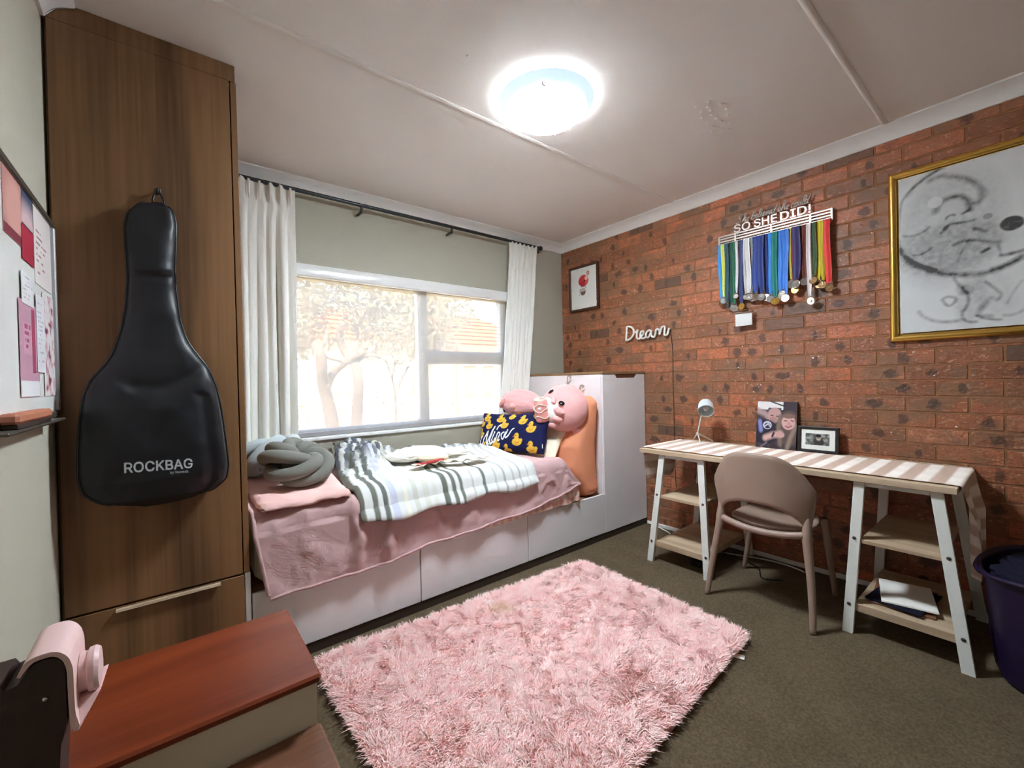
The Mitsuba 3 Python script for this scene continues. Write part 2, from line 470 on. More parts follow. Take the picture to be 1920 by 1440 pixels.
for i, (a, b, zc, hh, dx, s) in enumerate(slots):
    if i in pick:
        k = uniq('wall_right__brick')
        if abs((a - b) - BL) < 1e-6 and hh == CH:
            scene[k] = {**full[0], 'to_world': T4().translate([dx, (a + b) / 2, zc])}
        else:
            scene[k] = {**mikit.ply(brick_mesh(a - b - .009, hh - .009, i), 'brick'), 'to_world': T4().translate([dx, (a + b) / 2, zc - (CH - hh) / 2])}
    else:
        m = brick_mesh(a - b - .009, hh - .009, i)
        m.apply_translation([dx, (a + b) / 2, zc - (CH - hh) / 2])
        rest.append(m)
tag(add('wall_right__brick_field', cat(*rest), 'brick'), kind='stuff')

rs = np.random.default_rng(21)  # small white beads that stand in for glints on the varnished brick
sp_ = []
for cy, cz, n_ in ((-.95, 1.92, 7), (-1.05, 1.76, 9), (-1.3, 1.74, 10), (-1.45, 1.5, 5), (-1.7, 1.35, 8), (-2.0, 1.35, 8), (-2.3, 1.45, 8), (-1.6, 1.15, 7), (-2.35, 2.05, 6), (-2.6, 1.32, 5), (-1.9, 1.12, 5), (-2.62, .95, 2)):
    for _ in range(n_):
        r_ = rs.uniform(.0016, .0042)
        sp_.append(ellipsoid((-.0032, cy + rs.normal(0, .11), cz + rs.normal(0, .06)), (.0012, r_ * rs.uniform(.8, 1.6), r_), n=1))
tag(add('wall_right__painted_glints', cat(*sp_), 'white_gloss', True), 'tiny white dots set in as glints of the brick varnish', kind='stuff')

# coved cornices
prof = np.array([(0, 0), (.085, 0), (.085, -.008), (.078, -.011), (.055, -.018), (.034, -.032), (.019, -.05), (.013, -.062), (.010, -.072), (0, -.072)])


def cornice(name, A, B, inward):
    A, B, n = np.array(A, float), np.array(B, float), np.array(inward, float)
    ring = lambda p: np.array([p + n * a + np.array([0, 0, H + b]) for a, b in prof])
    tag(add(name, outward(loft(np.array([ring(A), ring(B)]))), 'gypsum', 35), 'white coved cornice', kind='structure')


cornice('trim_1', (-2.845, 0, 0), (0, 0, 0), (0, -1, 0))
cornice('trim_2', (0, 0, 0), (0, BACK, 0), (-1, 0, 0))
cornice('trim_3', (-W, -D - .005, 0), (-W, BACK, 0), (1, 0, 0))
cornice('trim_4', (-W, BACK, 0), (0, BACK, 0), (0, 1, 0))

# window: frame, mullion, transom, panes
win = tag('window_1', 'grey aluminium window with one fixed pane and two side panes', kind='structure')
fy0, fy1 = .06, .12
add('window_1__frame', cat(box(X0, X0 + .06, fy0, fy1, Z0, Z1, .004), box(X1 - .085, X1, fy0, fy1, Z0, Z1, .004), box(X0 + .06, X1 - .085, fy0, fy1, Z0, Z0 + .05, .004), box(X0 + .06, X1 - .085, fy0, fy1, Z1 - .06, Z1, .004)), 'alu')
add('window_1__mullion', box(-1.556, -1.472, fy0 - .004, fy1, Z0 + .05, Z1 - .06, .006), 'alu')
add('window_1__transom', box(-1.472, X1 - .085, fy0 - .004, fy1, 1.368, 1.472, .006), 'alu')
add('window_1__pane', box(X0 + .06, -1.556, .09, .0905, Z0 + .05, Z1 - .06), 'pane_glass')
for z0, z1 in ((Z0 + .05, 1.368), (1.472, Z1 - .06)):
    add('window_1__pane', grid(np.array([[(-1.472, .09, z0), (-1.472, .09, z1)], [(X1 - .085, .09, z0), (X1 - .085, .09, z1)]])), 'pane_glass')
scene['window_1__pane'] = mikit.ply(grid(np.array([[(X0 + .06, .09, Z0 + .05), (X0 + .06, .09, Z1 - .06)], [(-1.556, .09, Z0 + .05), (-1.556, .09, Z1 - .06)]])), 'pane_glass')
add('window_1__handle', cat(box(-1.14, -1.06, .04, .056, 1.41, 1.43, .004), box(-1.085, -1.07, .035, .056, 1.36, 1.42, .004)), 'alu')
add('window_1__sill', box(X0 - .02, X1 + .02, -.022, .06, Z0 - .02, Z0 + .004, .006), 'white_gloss')

# ------------------------------------------------------------ ceiling lamp
LX, LY = -1.671, -1.559
t = thing('ceiling_lamp', 'round flush ceiling lamp, switched on, with a glowing white dish in a pale blue ring', 'lamp')
add(t + '__base_plate', lathe([(.10, -.004), (.185, -.004), (.19, -.001), (.19, .002), (.10, .003)], (LX, LY, H - .003), n=64), 'white_metal', 30)
ring = grid(np.array([[(LX + r * math.cos(a), LY + r * math.sin(a), H + z) for a in np.linspace(0, 2 * np.pi, 73)] for r, z in ((.2235, -.013), (.220, -.019), (.210, -.028), (.198, -.040), (.190, -.046))]))
if (ring.face_normals[:, :2] * (ring.triangles_center[:, :2] - [LX, LY])).sum() < 0:
    ring.invert()
k = add(t + '__side_ring', ring, 'white_plastic', True)
scene[k]['emitter'] = {'type': 'area', 'radiance': {'type': 'rgb', 'value': list(LAMP_SIDE)}}
band = grid(np.array([[(LX + .203 * math.cos(a), LY + .203 * math.sin(a), H + z) for a in np.linspace(0, 2 * np.pi, 73)] for z in (-.003, -.016)]))
if (band.face_normals[:, :2] * (band.triangles_center[:, :2] - [LX, LY])).sum() < 0:
    band.invert()
k = add(t + '__light_gap', band, 'white_plastic', True)      # the lit edge of the tray in the gap between ring and ceiling
scene[k]['emitter'] = {'type': 'area', 'radiance': {'type': 'rgb', 'value': [LAMP_GAP * q_ for q_ in (.86, 1.0, 1.08)]}}
dish = lathe([(.19, -.042), (.1885, -.050), (.182, -.062), (.165, -.075), (.135, -.086), (.10, -.093), (.05, -.098), (.004, -.099)][::-1] + [(.10, -.04)], (LX, LY, H), n=64)
k = add(t + '__diffuser', dish, 'white_plastic', 40)
scene[k]['emitter'] = {'type': 'area', 'radiance': {'type': 'rgb', 'value': list(LAMP)}}
add(t + '__clip', box(LX - .150, LX - .128, LY - .137, LY - .130, H - .066, H - .050, .002), 'alu')
add(t + '__clip', box(LX + .130, LX + .150, LY + .09, LY + .097, H - .078, H - .066, .002), 'alu')

# ------------------------------------------------------------ wardrobe
t = thing('wardrobe', 'tall built-in wood grain wardrobe beside the bed, a black instrument bag hanging on its door', 'wardrobe')
add(t + '__carcass', box(-W + .004, -2.875, -D + .022, -.005, .02, H - .05), 'wood_wardrobe')
add(t + '__filler_panel', box(-W + .002, -2.852, -D - .001, -D + .02, 2.4762, H - .001, .001), 'wood_wardrobe')
add(t + '__door', box(-W + .012, -2.873, -D - .001, -D + .019, .446, 2.4755, .0008), 'wood_wardrobe')
add(t + '__side_panel', box(-2.869, -2.848, -D - .001, -.01, .446, 2.475, .0015), 'wood_wardrobe')
dw = add(t + '__drawer', box(-W + .012, -2.868, -D - .001, -D + .019, .05, .438, .002), 'wood_wardrobe')
add(dw + '__edge_pull', outward(loft(np.array([[(x, -D + a, .438 + b) for a, b in ((.0, -.004), (-.016, -.004), (-.018, -.012), (-.014, -.014), (-.012, -.008), (.0, -.008))] for x in (-3.26, -2.95)]))), 'wood_pale')
tag(dw + '__edge_pull', 'pale edge pull along the drawer top')
add(t + '__plinth', box(-W + .012, -2.87, -D + .03, -.02, 0, .05), 'plinth')

# ------------------------------------------------------------ bed unit and head cabinet
t = thing('bed_base', 'long white drawer base of the window bed with dark plinth', 'bed')
add(t + '__deck', box(-2.846, -WC - .002, -D + .02, -.005, .30, .338, .002), 'wood_deck')
add(t + '__end_panel', box(-2.866, -2.846, -D - .0005, -D + .6, .02, .444, .0015), 'melamine')
xs = [-2.844, -2.072, -1.315, -WC]
for a, b in zip(xs[:-1], xs[1:]):
    add(t + '__drawer_front', box(a + .0025, b - .0025, -D, -D + .018, .052, .346, .0025), 'melamine')
add(t + '__rear_carcass', box(-2.84, -WC - .004, -D + .02, -.005, .05, .30), 'melamine_edge')
add(t + '__plinth', box(-2.85, -.004, -D + .006, -D + .1, 0, .047, .002), 'plinth')
t = thing('head_cabinet', 'white cupboard with wood top at the head of the bed, against the brick wall', 'cabinet')
add(t + '__body', box(-WC, -.011, -D + .02, -.004, .05, TOPC - .02, .002), 'melamine')
dr_ = [(-.545, .052), (-.013, .052), (-.013, TOPC - .022), (-.115, TOPC - .022), (-.14, TOPC - .052), (-.375, TOPC - .052), (-.40, TOPC - .022), (-.545, TOPC - .022)]
m = trimesh.creation.extrude_polygon(sg.Polygon(dr_), .018)
m.apply_transform(np.array([[1, 0, 0, 0], [0, 0, -1, -D + .018], [0, 1, 0, 0], [0, 0, 0, 1]], float))
add(t + '__door', m, 'melamine')
add(t + '__door__finger_recess', box(-.40, -.115, -D + .012, -D + .0195, TOPC - .056, TOPC - .021), 'wood_brown')
add(t + '__side_edge', box(-.0125, -.0095, -D, -D + .02, .052, TOPC - .021, .001), 'melamine_edge')
add(t + '__top', box(-WC - .004, -.0095, -D - .004, -.003, TOPC - .02, TOPC, .002), 'wood_deck')
for i, (y, z) in enumerate(((-.60, 1.21), (-.735, 1.135))):
    p = spline([(-WC - .001, y + .03, z - .04), (-WC - .012, y + .015, z - .02), (-WC - .035, y - .01, z + .012), (-WC - .045, y - .025, z + .03), (-WC - .035, y - .035, z + .032), (-WC - .026, y - .02, z + .01)], 26)
    h = thing('wall_hook', ('upper' if i == 0 else 'lower') + ' chrome hook on the white cupboard side above the pink plush', 'hook', 'chrome hooks on the head cabinet')
    add(h + '__hook', tube(p, .006, 8), 'chrome', True)
    add(h + '__plate', box(-WC - .006, -WC, y + .01, y + .045, z - .06, z - .02, .002), 'chrome')

# ------------------------------------------------------------ curtains, rod, roller blind
t = thing('curtain_rod', 'black metal curtain rod under the cornice above the window', 'curtain rod')
add(t + '__rod', rod((-2.845, -.085, 2.452), (-.36, -.085, 2.447), .0125, 18), 'black_metal', 40)
add(t + '__finial', lathe([(.004, 0), (.018, .001), (.021, .006), (.021, .02), (.017, .026), (.004, .027)], (-.372, -.085, 2.447), (1, 0, 0), 22), 'black_metal', 40)
for x in (-2.03, -1.315, -.39):
    b = add(t + '__bracket', cat(box(x - .007, x + .007, -.083, -.001, 2.40, 2.414, .002), box(x - .007, x + .007, -.092, -.078, 2.398, 2.442, .002)), 'black_metal')


def curtain(name, label, xt0, xt1, xb0, xb1, zt, zb, folds, seed):
    n, m = 44 * folds // 2, 70
    s, v = np.meshgrid(np.linspace(0, 1, n), np.linspace(0, 1, m), indexing='ij')
    r = np.random.default_rng(seed)
    x = (xt0 + (xt1 - xt0) * s) * (1 - v) + (xb0 + (xb1 - xb0) * s) * v
    ph = s * folds * 2 * np.pi + 1.1 * np.sin(s * 7 + seed + v * 1.2)
    lowf = np.sin(s * folds * .55 * 2 * np.pi + seed + 2.2 * v)
    amp = (.010 + .016 * np.clip((v - .03) / .35, 0, 1)) * (.75 + .5 * np.sin(s * 11 + seed * 2))
    pin = np.exp(-((v - .075) / .035) ** 2)
    y = -.088 + amp * np.sin(ph) * (1 - .75 * pin) + .020 * lowf * v - .006 * pin * np.cos(ph)
    x = x + .006 * np.cos(ph) * np.clip(v * 5, .3, 1)
    y = y + .014 * (meshkit.fbm(np.stack([s * 7, v * 3.5, s * 0 + seed], -1), 3, seed) - .5)
    z = zt + (zb - zt) * v + .01 * np.abs(np.sin(ph / 2)) * (1 - v) ** 6
    P = np.stack([x, y, z], -1)[:, ::-1]
    t = thing(name, label, 'curtain', 'white pinch pleat curtains')
    add(t + '__panel', cloth(P, .003), 'curtain_cloth', True)
    for i in range(folds):
        c = (i + .5) / folds
        xx = xt0 + (xt1 - xt0) * c
        p = outward(tube([(xx, -.104, zt - .002), (xx, -.112, zt - .045), (xx, -.107, zt - .08), (xx, -.101, zt - .11)], [.007, .008, .006, .003], 8))
        add(t + '__pleat', p, 'curtain_cloth', True)
    return t


curtain('curtain', 'gathered white pinch pleat curtain at the left of the window, beside the wardrobe', -2.842, -2.452, -2.842, -2.475, 2.445, .70, 7, 3)
curtain('curtain', 'gathered white pinch pleat curtain at the right of the window, behind the pink plush toys', -.735, -.415, -.885, -.625, 2.44, .70, 7, 5)
t = thing('roller_blind', 'sheer pale roller blind pulled down over the window below its white cassette', 'blind')
add(t + '__cassette', outward(loft(np.array([[(x, y, z) for y, z in ((-.002, 1.925), (-.026, 1.925), (-.034, 1.932), (-.037, 1.96), (-.034, 1.99), (-.026, 2.008), (-.002, 2.012))] for x in (X0 + .02, -.69)]))), 'white_gloss', 30)
add(t + '__sheet', grid(np.array([[(X0 + .03, .03, .902), (X0 + .03, .03, 1.93)], [(-.70, .03, .902), (-.70, .03, 1.93)]])), 'blind_mesh')
add(t + '__bottom_rail', box(X0 + .03, -.70, .02, .042, .876, .906, .005), 'alu')

# ------------------------------------------------------------ bedding
TOPZ = .665
XL, XR = -2.825, -.955
t = thing('mattress', 'cream mattress on the window bed, its end showing at the left under the blanket', 'mattress')
add(t + '__body', box(XL + .004, XR - .012, -D + .03, -.014, .339, TOPZ - .035, .05), 'cotton_cream', 40)
hemx = np.array([-2.83, -2.77, -2.326, -2.065, -1.687, -1.267, -1.05, -.834])
hemz = np.array([.31, .318, .318, .350, .365, .392, .425, .478])


def blanket_point(a, b):
    """a: 0..1 along the bed, b: 0..1 from the wall over the front edge down to the hem"""
    x = XL + a * (-.835 - XL)
    over_ = np.clip((x - XR) / .12, 0, 1.2)
    dx = .168 * np.where(over_ > 0, over_ ** 1.35, 0)
    zt = TOPZ - dx + .012 * (meshkit.fbm(np.stack([x * 2.2, b * 2, b * 0], -1), 3, 5) - .5) + .02 * np.exp(-((x + 1.0) / .1) ** 2) * 0
    L1, R = .845, .075
    L2 = R * np.pi / 2
    Ltot = L1 + L2 + .24
    s = b * Ltot
    zh = np.interp(x, hemx, hemz)
    RE = R * np.clip((zt - zh - .012) / .16, 0.05, 1)
    y1 = -.016 - s
    th = np.clip((s - L1) / R, 0, np.pi / 2)
    y = np.where(s < L1, y1, -.016 - L1 - R * np.sin(th))
    z = np.where(s < L1, zt, zt - RE * (1 - np.cos(th)))
    f = np.clip((s - L1 - L2) / .24, 0, 1)
    z = np.where(f > 0, (zt - RE) * (1 - f) + np.minimum(zh, zt - RE) * f, z)
    y = y - .026 * f - .006 * np.sin(x * 13) * f
    hang = np.clip((s - L1 + .05) / .12, 0, 1)
    fold = np.zeros_like(x)
    for cx, wd, am, sl in ((-2.42, .035, .030, .03), (-2.30, .03, -.020, .02), (-2.22, .04, .026, -.05), (-2.02, .05, .014, .09), (-2.62, .07, .012, .05), (-1.50, .05, .010, .06), (-1.12, .035, .014, .05), (-.99, .03, .012, .03)):
        fold = fold + 1.5 * am * np.exp(-((x - cx - sl * f + .012 * np.sin(f * 5 + cx * 9)) / wd) ** 2) * (np.exp(-((f - .45) / .5) ** 2))
    n2 = (meshkit.fbm(np.stack([x * 8, s * 8, s * 0 + 1], -1), 4, 9) - .5)
    dn = np.clip(fold * hang + n2 * .034 * hang + n2 * .010, -.012, .07)
    y = y - dn * np.where(s < L1, 0, np.sin(th)) - .004 * hang
    z = z + dn * np.where(s < L1, 1, np.cos(th))
    y = np.where(s > L1 + L2, np.minimum(y, -.9525), y)
    x = x + .045 * f * np.clip(1 - a * 9, 0, 1) 
    return np.stack([x, y, z], -1)


A, B = np.meshgrid(np.linspace(0, 1, 300), np.linspace(0, 1, 130), indexing='ij')
BP = blanket_point(A, B)
t = thing('blanket', 'dusty pink fleece blanket spread over the bed and hanging down its front', 'blanket')
add(t + '__fabric', cloth(BP[:, ::-1], .010), 'fleece_pink', True)
hem = BP[:, -1] + np.array([0, -.004, .004])
add(t + '__hem', tube(hem[::3], .007, 8), 'fleece_pink', True)
add(t + '__side_hem', tube(BP[0, 70::3] + np.array([-.002, -.004, 0]), .008, 8), 'fleece_pink', True)

# gingham duvet peeping out below the blanket
xg = np.linspace(-1.80, -.845, 160)
vv = np.linspace(0, 1, 24)
XG, VG = np.meshgrid(xg, vv, indexing='ij')
ztop = np.interp(XG, hemx, hemz) + np.where(XG > -1.02, .0, .05)
zbot = np.interp(XG, [-1.80, -1.62, -1.3, -1.02, -.95, -.845], [.37, .343, .350, .353, .352, .36])
hz_ = np.interp(XG, hemx, hemz)
YG = -.9436 - .009 * (1 + np.sin(XG * 70 + 2 * np.sin(XG * 23)) * np.clip((XG + 1.25) * 3, .1, 1)) * np.clip((hz_ - (ztop * (1 - VG) + zbot * VG)) / .04, 0, 1)
P = np.stack([XG, YG, ztop * (1 - VG) + zbot * VG], -1)
su, sv = np.floor(XG / .028) % 2, np.floor(P[..., 2] / .028) % 2
colg = fill(XG, C(238, 222, 208))
colg = over(colg, (su + sv) * .5, C(206, 150, 140))
me, cc = cloth(P[:, ::-1], .004, colg[:, ::-1])
single('gingham_duvet', me, 'vcol_cloth', 'pink and white gingham duvet hem showing below the fleece blanket', 'duvet', True, color=cc)

# folded pale pink blanket under the knot cushions
qa = np.array([(-2.79, -.24), (-2.795, -.935), (-2.43, -.925), (-2.365, -.40)])
U_, V_ = np.meshgrid(np.linspace(0, 1, 60), np.linspace(0, 1, 70), indexing='ij')


def quad2(q, u, v):
    return ((1 - u) * (1 - v))[..., None] * q[0] + ((1 - u) * v)[..., None] * q[1] + (u * v)[..., None] * q[2] + (u * (1 - v))[..., None] * q[3]


XY = quad2(qa, U_, V_)
edge = np.minimum(np.minimum(U_, 1 - U_), np.minimum(V_, 1 - V_))
zz = TOPZ + .014 + .014 * np.clip(edge / .03, 0, 1) ** .5 + .012 * (meshkit.fbm(np.stack([U_ * 6, V_ * 5, U_ * 0], -1), 3, 2) - .5) + .010 * np.sin(V_ * 26 + U_ * 7 + 3 * meshkit.noise(np.stack([U_ * 4, V_ * 4, U_ * 0], -1))) * np.clip(V_ - .55, 0, 1) * 1.6
single('folded_blanket', cloth(np.concatenate([XY, zz[..., None]], -1), .014), 'cotton_pink', 'folded pale pink blanket at the bed corner under the two knot cushions', 'blanket', True)

# striped grey and white throw
qt = np.array([(-2.26, -.03), (-2.405, -.99), (-1.275, -.985), (-1.06, -.16)])
nu, nv = 260, 150
U_, V_ = np.meshgrid(np.linspace(0, 1, nu), np.linspace(0, 1, nv), indexing='ij')
wob = meshkit.fbm(np.stack([U_ * 5, V_ * 4, U_ * 0 + 3], -1), 3, 8) - .5
XY = quad2(qt, U_, V_)
XY[..., 0] += .05 * (meshkit.noise(np.stack([V_ * 4, V_ * 0, V_ * 0 + 4], -1), 4) - .5)
XY[..., 1] += .03 * (meshkit.noise(np.stack([U_ * 6, U_ * 0 + 2, U_ * 0], -1), 6) - .5)
base = np.where(XY[..., 1] > -.86, TOPZ, TOPZ - .075 + np.sqrt(np.clip(.085 ** 2 - np.clip(-.86 - XY[..., 1], 0, .085) ** 2, 0, 1)) - .01)
drop = np.clip(-.945 - XY[..., 1], 0, .2)
XY[..., 1] = np.maximum(XY[..., 1], -.978 - .02 * (U_ < .5))
base = base - np.where(drop > 0, drop * 1.0, 0)
edge = np.minimum(np.minimum(U_, 1 - U_), np.minimum(V_, 1 - V_))
rum = np.exp(-((U_ - .06) / .22) ** 2 - ((V_ - .25) / .40) ** 2) * 1.05 + np.exp(-((V_ - .03) / .16) ** 2) * .7 * np.clip(1.2 - U_, 0, 1)
ridge = 1 - np.abs(meshkit.fbm(np.stack([U_ * 8 + V_ * 3.5, V_ * 6.5 - U_ * 4, U_ * 0 + 7], -1), 4, 12) * 2 - 1)
hump = .07 * np.exp(-((U_ - .15) / .07) ** 2 - ((V_ - .40) / .2) ** 2) + .05 * np.exp(-((U_ - .02) / .05) ** 2 - ((V_ - .3) / .12) ** 2)
zz = base + .012 + .014 * np.clip(edge / .02, 0, 1) ** .5 + .105 * rum * ridge ** 2.5 + hump + .040 * wob * np.clip(edge * 8, .2, 1)
sp = U_ * 1.13 + .010 * wob + .05 * rum * wob
colt = fill(U_, C(214, 215, 211))
STR = [(0, .022, (112, 112, 100)), (.06, .088, (112, 114, 104)), (.112, .137, (106, 110, 106)), (.15, .185, (196, 198, 212)), (.222, .242, (226, 224, 206)), (.272, .300, (198, 198, 186)), (.333, .367, (206, 206, 194)), (.387, .415, (208, 208, 198)),
       (.450, .482, (104, 108, 98)), (.508, .532, (108, 112, 102)), (.556, .577, (112, 116, 108)), (.640, .652, (190, 190, 182)), (.715, .735, (116, 120, 114)), (.80, .815, (190, 192, 188)), (.865, .88, (170, 174, 170)), (.93, .945, (186, 188, 184)), (.985, 1.0, (176, 178, 174)), (1.05, 1.06, (190, 190, 186))]
for q0, q1, rgb in STR:
    colt = over(colt, np.clip((sp - q0) / .004 + .5, 0, 1) * np.clip((q1 - sp) / .004 + .5, 0, 1), C(*rgb))
bk = np.clip((V_ - .58) * -6, 0, 1) * np.clip((.30 - U_) * 7, 0, 1) + np.clip((.16 - V_) * 9, 0, 1) * .6
colt = over(colt, np.clip(bk, 0, 1) * (np.floor(sp / .022 + V_ * 2 + wob * 2) % 2), C(104, 108, 116))
me, cc = cloth(np.concatenate([XY, zz[..., None]], -1), .014, colt)
single('striped_throw', me, 'vcol_cloth', 'rumpled grey and white striped throw across the middle of the bed', 'throw', True, color=cc)

# cream garment on the throw
t = thing('cream_garment', 'folded cream soft garment with a red trim lying on the striped throw', 'clothing')
ex = np.array([.88, -.47, 0]); ey = np.array([.47, .88, 0])
parts = []
for i, (c, r) in enumerate([((-1.97, -.55, .765), (.12, .085, .034)), ((-1.83, -.50, .77), (.16, .10, .04)), ((-1.70, -.60, .76), (.14, .075, .032)), ((-1.84, -.66, .757), (.10, .055, .03))]):
    parts.append(ellipsoid(c, r, ex, ey, 4, .10, i + 3, 8))
add(t + '__body', parts[1], 'cotton_white', True)
add(t + '__sleeve', parts[0], 'cotton_white', True)
add(t + '__sleeve', parts[2], 'cotton_white', True)
add(t + '__fold', parts[3], 'cotton_cream', True)
add(t + '__trim', tube(spline([(-1.98, -.70, .735), (-1.92, -.735, .742), (-1.85, -.74, .748), (-1.80, -.72, .745)], 24), .009, 8), 'red_trim', True)
tag(t + '__trim', 'red trim')
add(t + '__lace_edge', cloth(np.stack([np.stack([np.linspace(-2.0, -1.52, 50), -.70 - .06 * np.linspace(0, 1, 50) * s + .02 * np.sin(np.linspace(0, 6, 50)) - .05 * s, .735 + .008 * np.sin(np.linspace(0, 40, 50)) * s + np.zeros(50)], -1) for s in np.linspace(0, 1, 6)], 1), .006), 'cotton_cream', True)


def knot(name, label, mat_, c, R, rr, ph, tilt):
    tt = np.linspace(0, 2 * np.pi, 300, endpoint=False)
    q = lambda d: np.stack([(R + (rr * 1.42) * np.cos(3 * tt)) * np.cos(2 * tt + ph), (R + (rr * 1.42) * np.cos(3 * tt)) * np.sin(2 * tt + ph), rr * 1.75 * np.sin(3 * tt)], -1)
    p = q(0)
    tan, n_, b_ = frames(p, True)
    cen = np.stack([R * np.cos(2 * tt + ph), R * np.sin(2 * tt + ph), 0 * tt], -1)
    out_ = p - cen; out_ /= np.linalg.norm(out_, axis=1, keepdims=True)
    bi = np.cross(tan, out_); bi /= np.linalg.norm(bi, axis=1, keepdims=True)
    t = thing(name, label, 'cushion', 'knot cushions at the foot of the bed')
    for s_ in (-1, 1):
        m = tube(p + bi * rr * .98 * s_, rr * (1 + .03 * np.sin(tt * 7 + s_)), 18, closed=True)
        m.apply_transform(trimesh.transformations.euler_matrix(*tilt)); m.apply_scale([1.05, .95, .92])
        m.apply_translation(c)
        add(t + '__cord', m, mat_, True)


knot('knot_cushion', 'dark grey velvet knot cushion, in front of the pale one', 'velvet_grey', (-2.588, -.62, .825), .088, .034, .3, (.45, .2, .4))
knot('knot_cushion', 'pale blue grey velvet knot cushion behind the dark one', 'velvet_blue', (-2.655, -.30, .825), .090, .034, 1.4, (-.3, .35, 1.2))


# ------------------------------------------------------------ pillows at the head of the bed
# terracotta pillow standing on edge against the head cabinet
rows = []
for z, x0 in zip(np.linspace(.342, 1.082, 44), np.interp(np.linspace(.342, 1.082, 44), [.342, .43, .50, .58, .73, .88, 1.0, 1.06, 1.082], [-.74, -.80, -.85, -.885, -.885, -.80, -.735, -.70, -.66])):
    k = 60
    a = np.arange(k) * 2 * np.pi / k
    ca, sa = np.cos(a), np.sin(a)
    e = .62
    tx = (-.556 - x0) / 2
    endf = np.clip(min(z - .342, 1.082 - z) / .05, 0, 1) ** .5 * .25 + .75
    xx = (x0 - .556) / 2 + tx * np.sign(ca) * np.abs(ca) ** e
    yy = -.63 + .305 * endf * np.sign(sa) * np.abs(sa) ** e
    nz_ = meshkit.fbm(np.stack([ca * 1.5 + 4, sa * 1.5, np.full(k, z * 6)], -1), 3, 4) - .5
    rows.append(np.stack([np.minimum(xx + .03 * nz_ * (ca < .5), -.553), yy + .012 * nz_, np.full(k, z) + .01 * nz_], -1))
single('terracotta_pillow', outward(loft(np.array(rows))), 'cotton_orange', 'large terracotta pillow standing on edge against the white head cabinet', 'pillow', True)

nrm = lambda v: np.asarray(v, float) / np.linalg.norm(v)
# cream pillows lying below the plush
me, _ = pillow(.60, .36, .12, (-.905, -.535, .775), nrm((.10, -1, 0)), nrm((.62, .06, .78)), wr=.014, seed=3)
single('cream_pillow', me, 'cotton_cream', 'cream pillow right behind the duck print cushion, under the pink plush', 'pillow', True)
me, _ = pillow(.40, .34, .13, (-.86, -.235, .84), nrm((0, -1, .02)), nrm((.75, 0, .66)), wr=.010, seed=8)
single('white_pillow', me, 'cotton_white', 'white pillow at the back of the heap against the curtain side', 'pillow', True)

# duck print cushion
data_ducks = [(-.732, .80, 1), (-.258, .752, 1), (-.607, .38, 1), (-.09, .42, 1), (.433, .637, 1), (.80, .86, 1), (.697, .22, 1), (.354, -.36, 1.2), (-.298, -.60, 1.05), (.045, -.86, 1), (.752, -.70, 1.1), (-.90, -.08, 1), (-.70, -.78, 1), (-.5, -.95, .9), (-.93, .5, 1), (.08, .86, .8)]
data_nina = [[(-.849, -.293), (-.898, -.584), (-.872, -.83), (-.813, -.841), (-.762, -.579), (-.701, -.266), (-.605, -.035)], [(-.605, -.035), (-.636, -.362), (-.595, -.674), (-.553, -.664)], [(-.595, -.674), (-.525, -.314), (-.384, .225)], [(-.384, .225), (-.465, -.173), (-.505, -.547), (-.496, -.65), (-.43, -.583)], [(-.36, -.055), (-.409, -.319), (-.42, -.529), (-.373, -.57), (-.332, -.382)], [(-.293, .081), (-.257, .236), (-.192, .316)], [(-.257, -.091), (-.309, -.48)], [(-.287, -.399), (-.214, -.086), (-.182, -.131), (-.231, -.389), (-.236, -.49), (-.184, -.43)], [(-.059, -.065), (-.111, -.121), (-.122, -.32), (-.085, -.412), (-.031, -.208), (-.002, -.058)], [(.045, .06), (.015, -.14), (-.009, -.301), (.03, -.33)], [(.03, -.33), (.10, -.20), (.16, .02), (.23, .14)]]
DW, DH = .70, .31


def duck_shape(x, y, u, v):
    # raised right hand corner, left side a little lower
    y = y + .035 * np.clip(u - .55, 0, 1) / .45 * np.clip(v, 0, 1) * 1.4 - .014 * np.clip(v, 0, 1) * (1 - u * u)
    return x + .012 * np.clip(v, 0, 1) * u, y + .022 * u + .006


me, uv = pillow(DW, DH, .13, (-1.045, -.455, .815), nrm((.09, -1, 0)), nrm((.25, .02, 1)), n=240, m=130, wr=.007, seed=5, power=.36, pinch=.03, shape=duck_shape)
u, v = uv[:, 0], uv[:, 1]
x, y = u * DW / 2, v * DH / 2
col = np.broadcast_to(np.array(C(32, 34, 72)), (len(u), 3)).copy()
for a, b, s in data_ducks:
    ca, cb = a * DW / 2, b * DH / 2
    q = .036 * s
    yel = np.maximum(el(x, y, ca, cb - q * .55, q * 1.15, q * .68), np.maximum(el(x, y, ca - q * .15, cb + q * .45, q * .55, q * .55), el(x, y, ca + q * 1.0, cb - q * .25, q * .32, q * .30)))
    col = over(col, yel, C(232, 184, 72))
    col = over(col, seg(x, y, [(ca - q * .3, cb - q * .55), (ca + q * .1, cb - q * .8), (ca + q * .5, cb - q * .5)], q * .14), C(196, 132, 44))
    col = over(col, el(x, y, ca - q * .78, cb + q * .35, q * .26, q * .13), C(222, 120, 60))
    col = over(col, el(x, y, ca - q * .32, cb + q * .55, q * .09, q * .09, soft=.6), C(60, 40, 30))
for i, s in enumerate(data_nina):
    pts = spline(np.array(s) * [DW / 2, DH / 2], 22, k=2)
    col = over(col, seg(x, y, pts.tolist(), (.015 if i < 4 else .0115), .25), C(250, 248, 244))
t = thing('duck_cushion', 'navy cushion printed with yellow ducks and the white script word Nina', 'cushion')
add(t + '__cover', me, 'vcol_cloth', True, color=col)
add(t + '__care_tag', box(-1.055, -1.05, -.808, -.804, .735, .765), 'cotton_white')

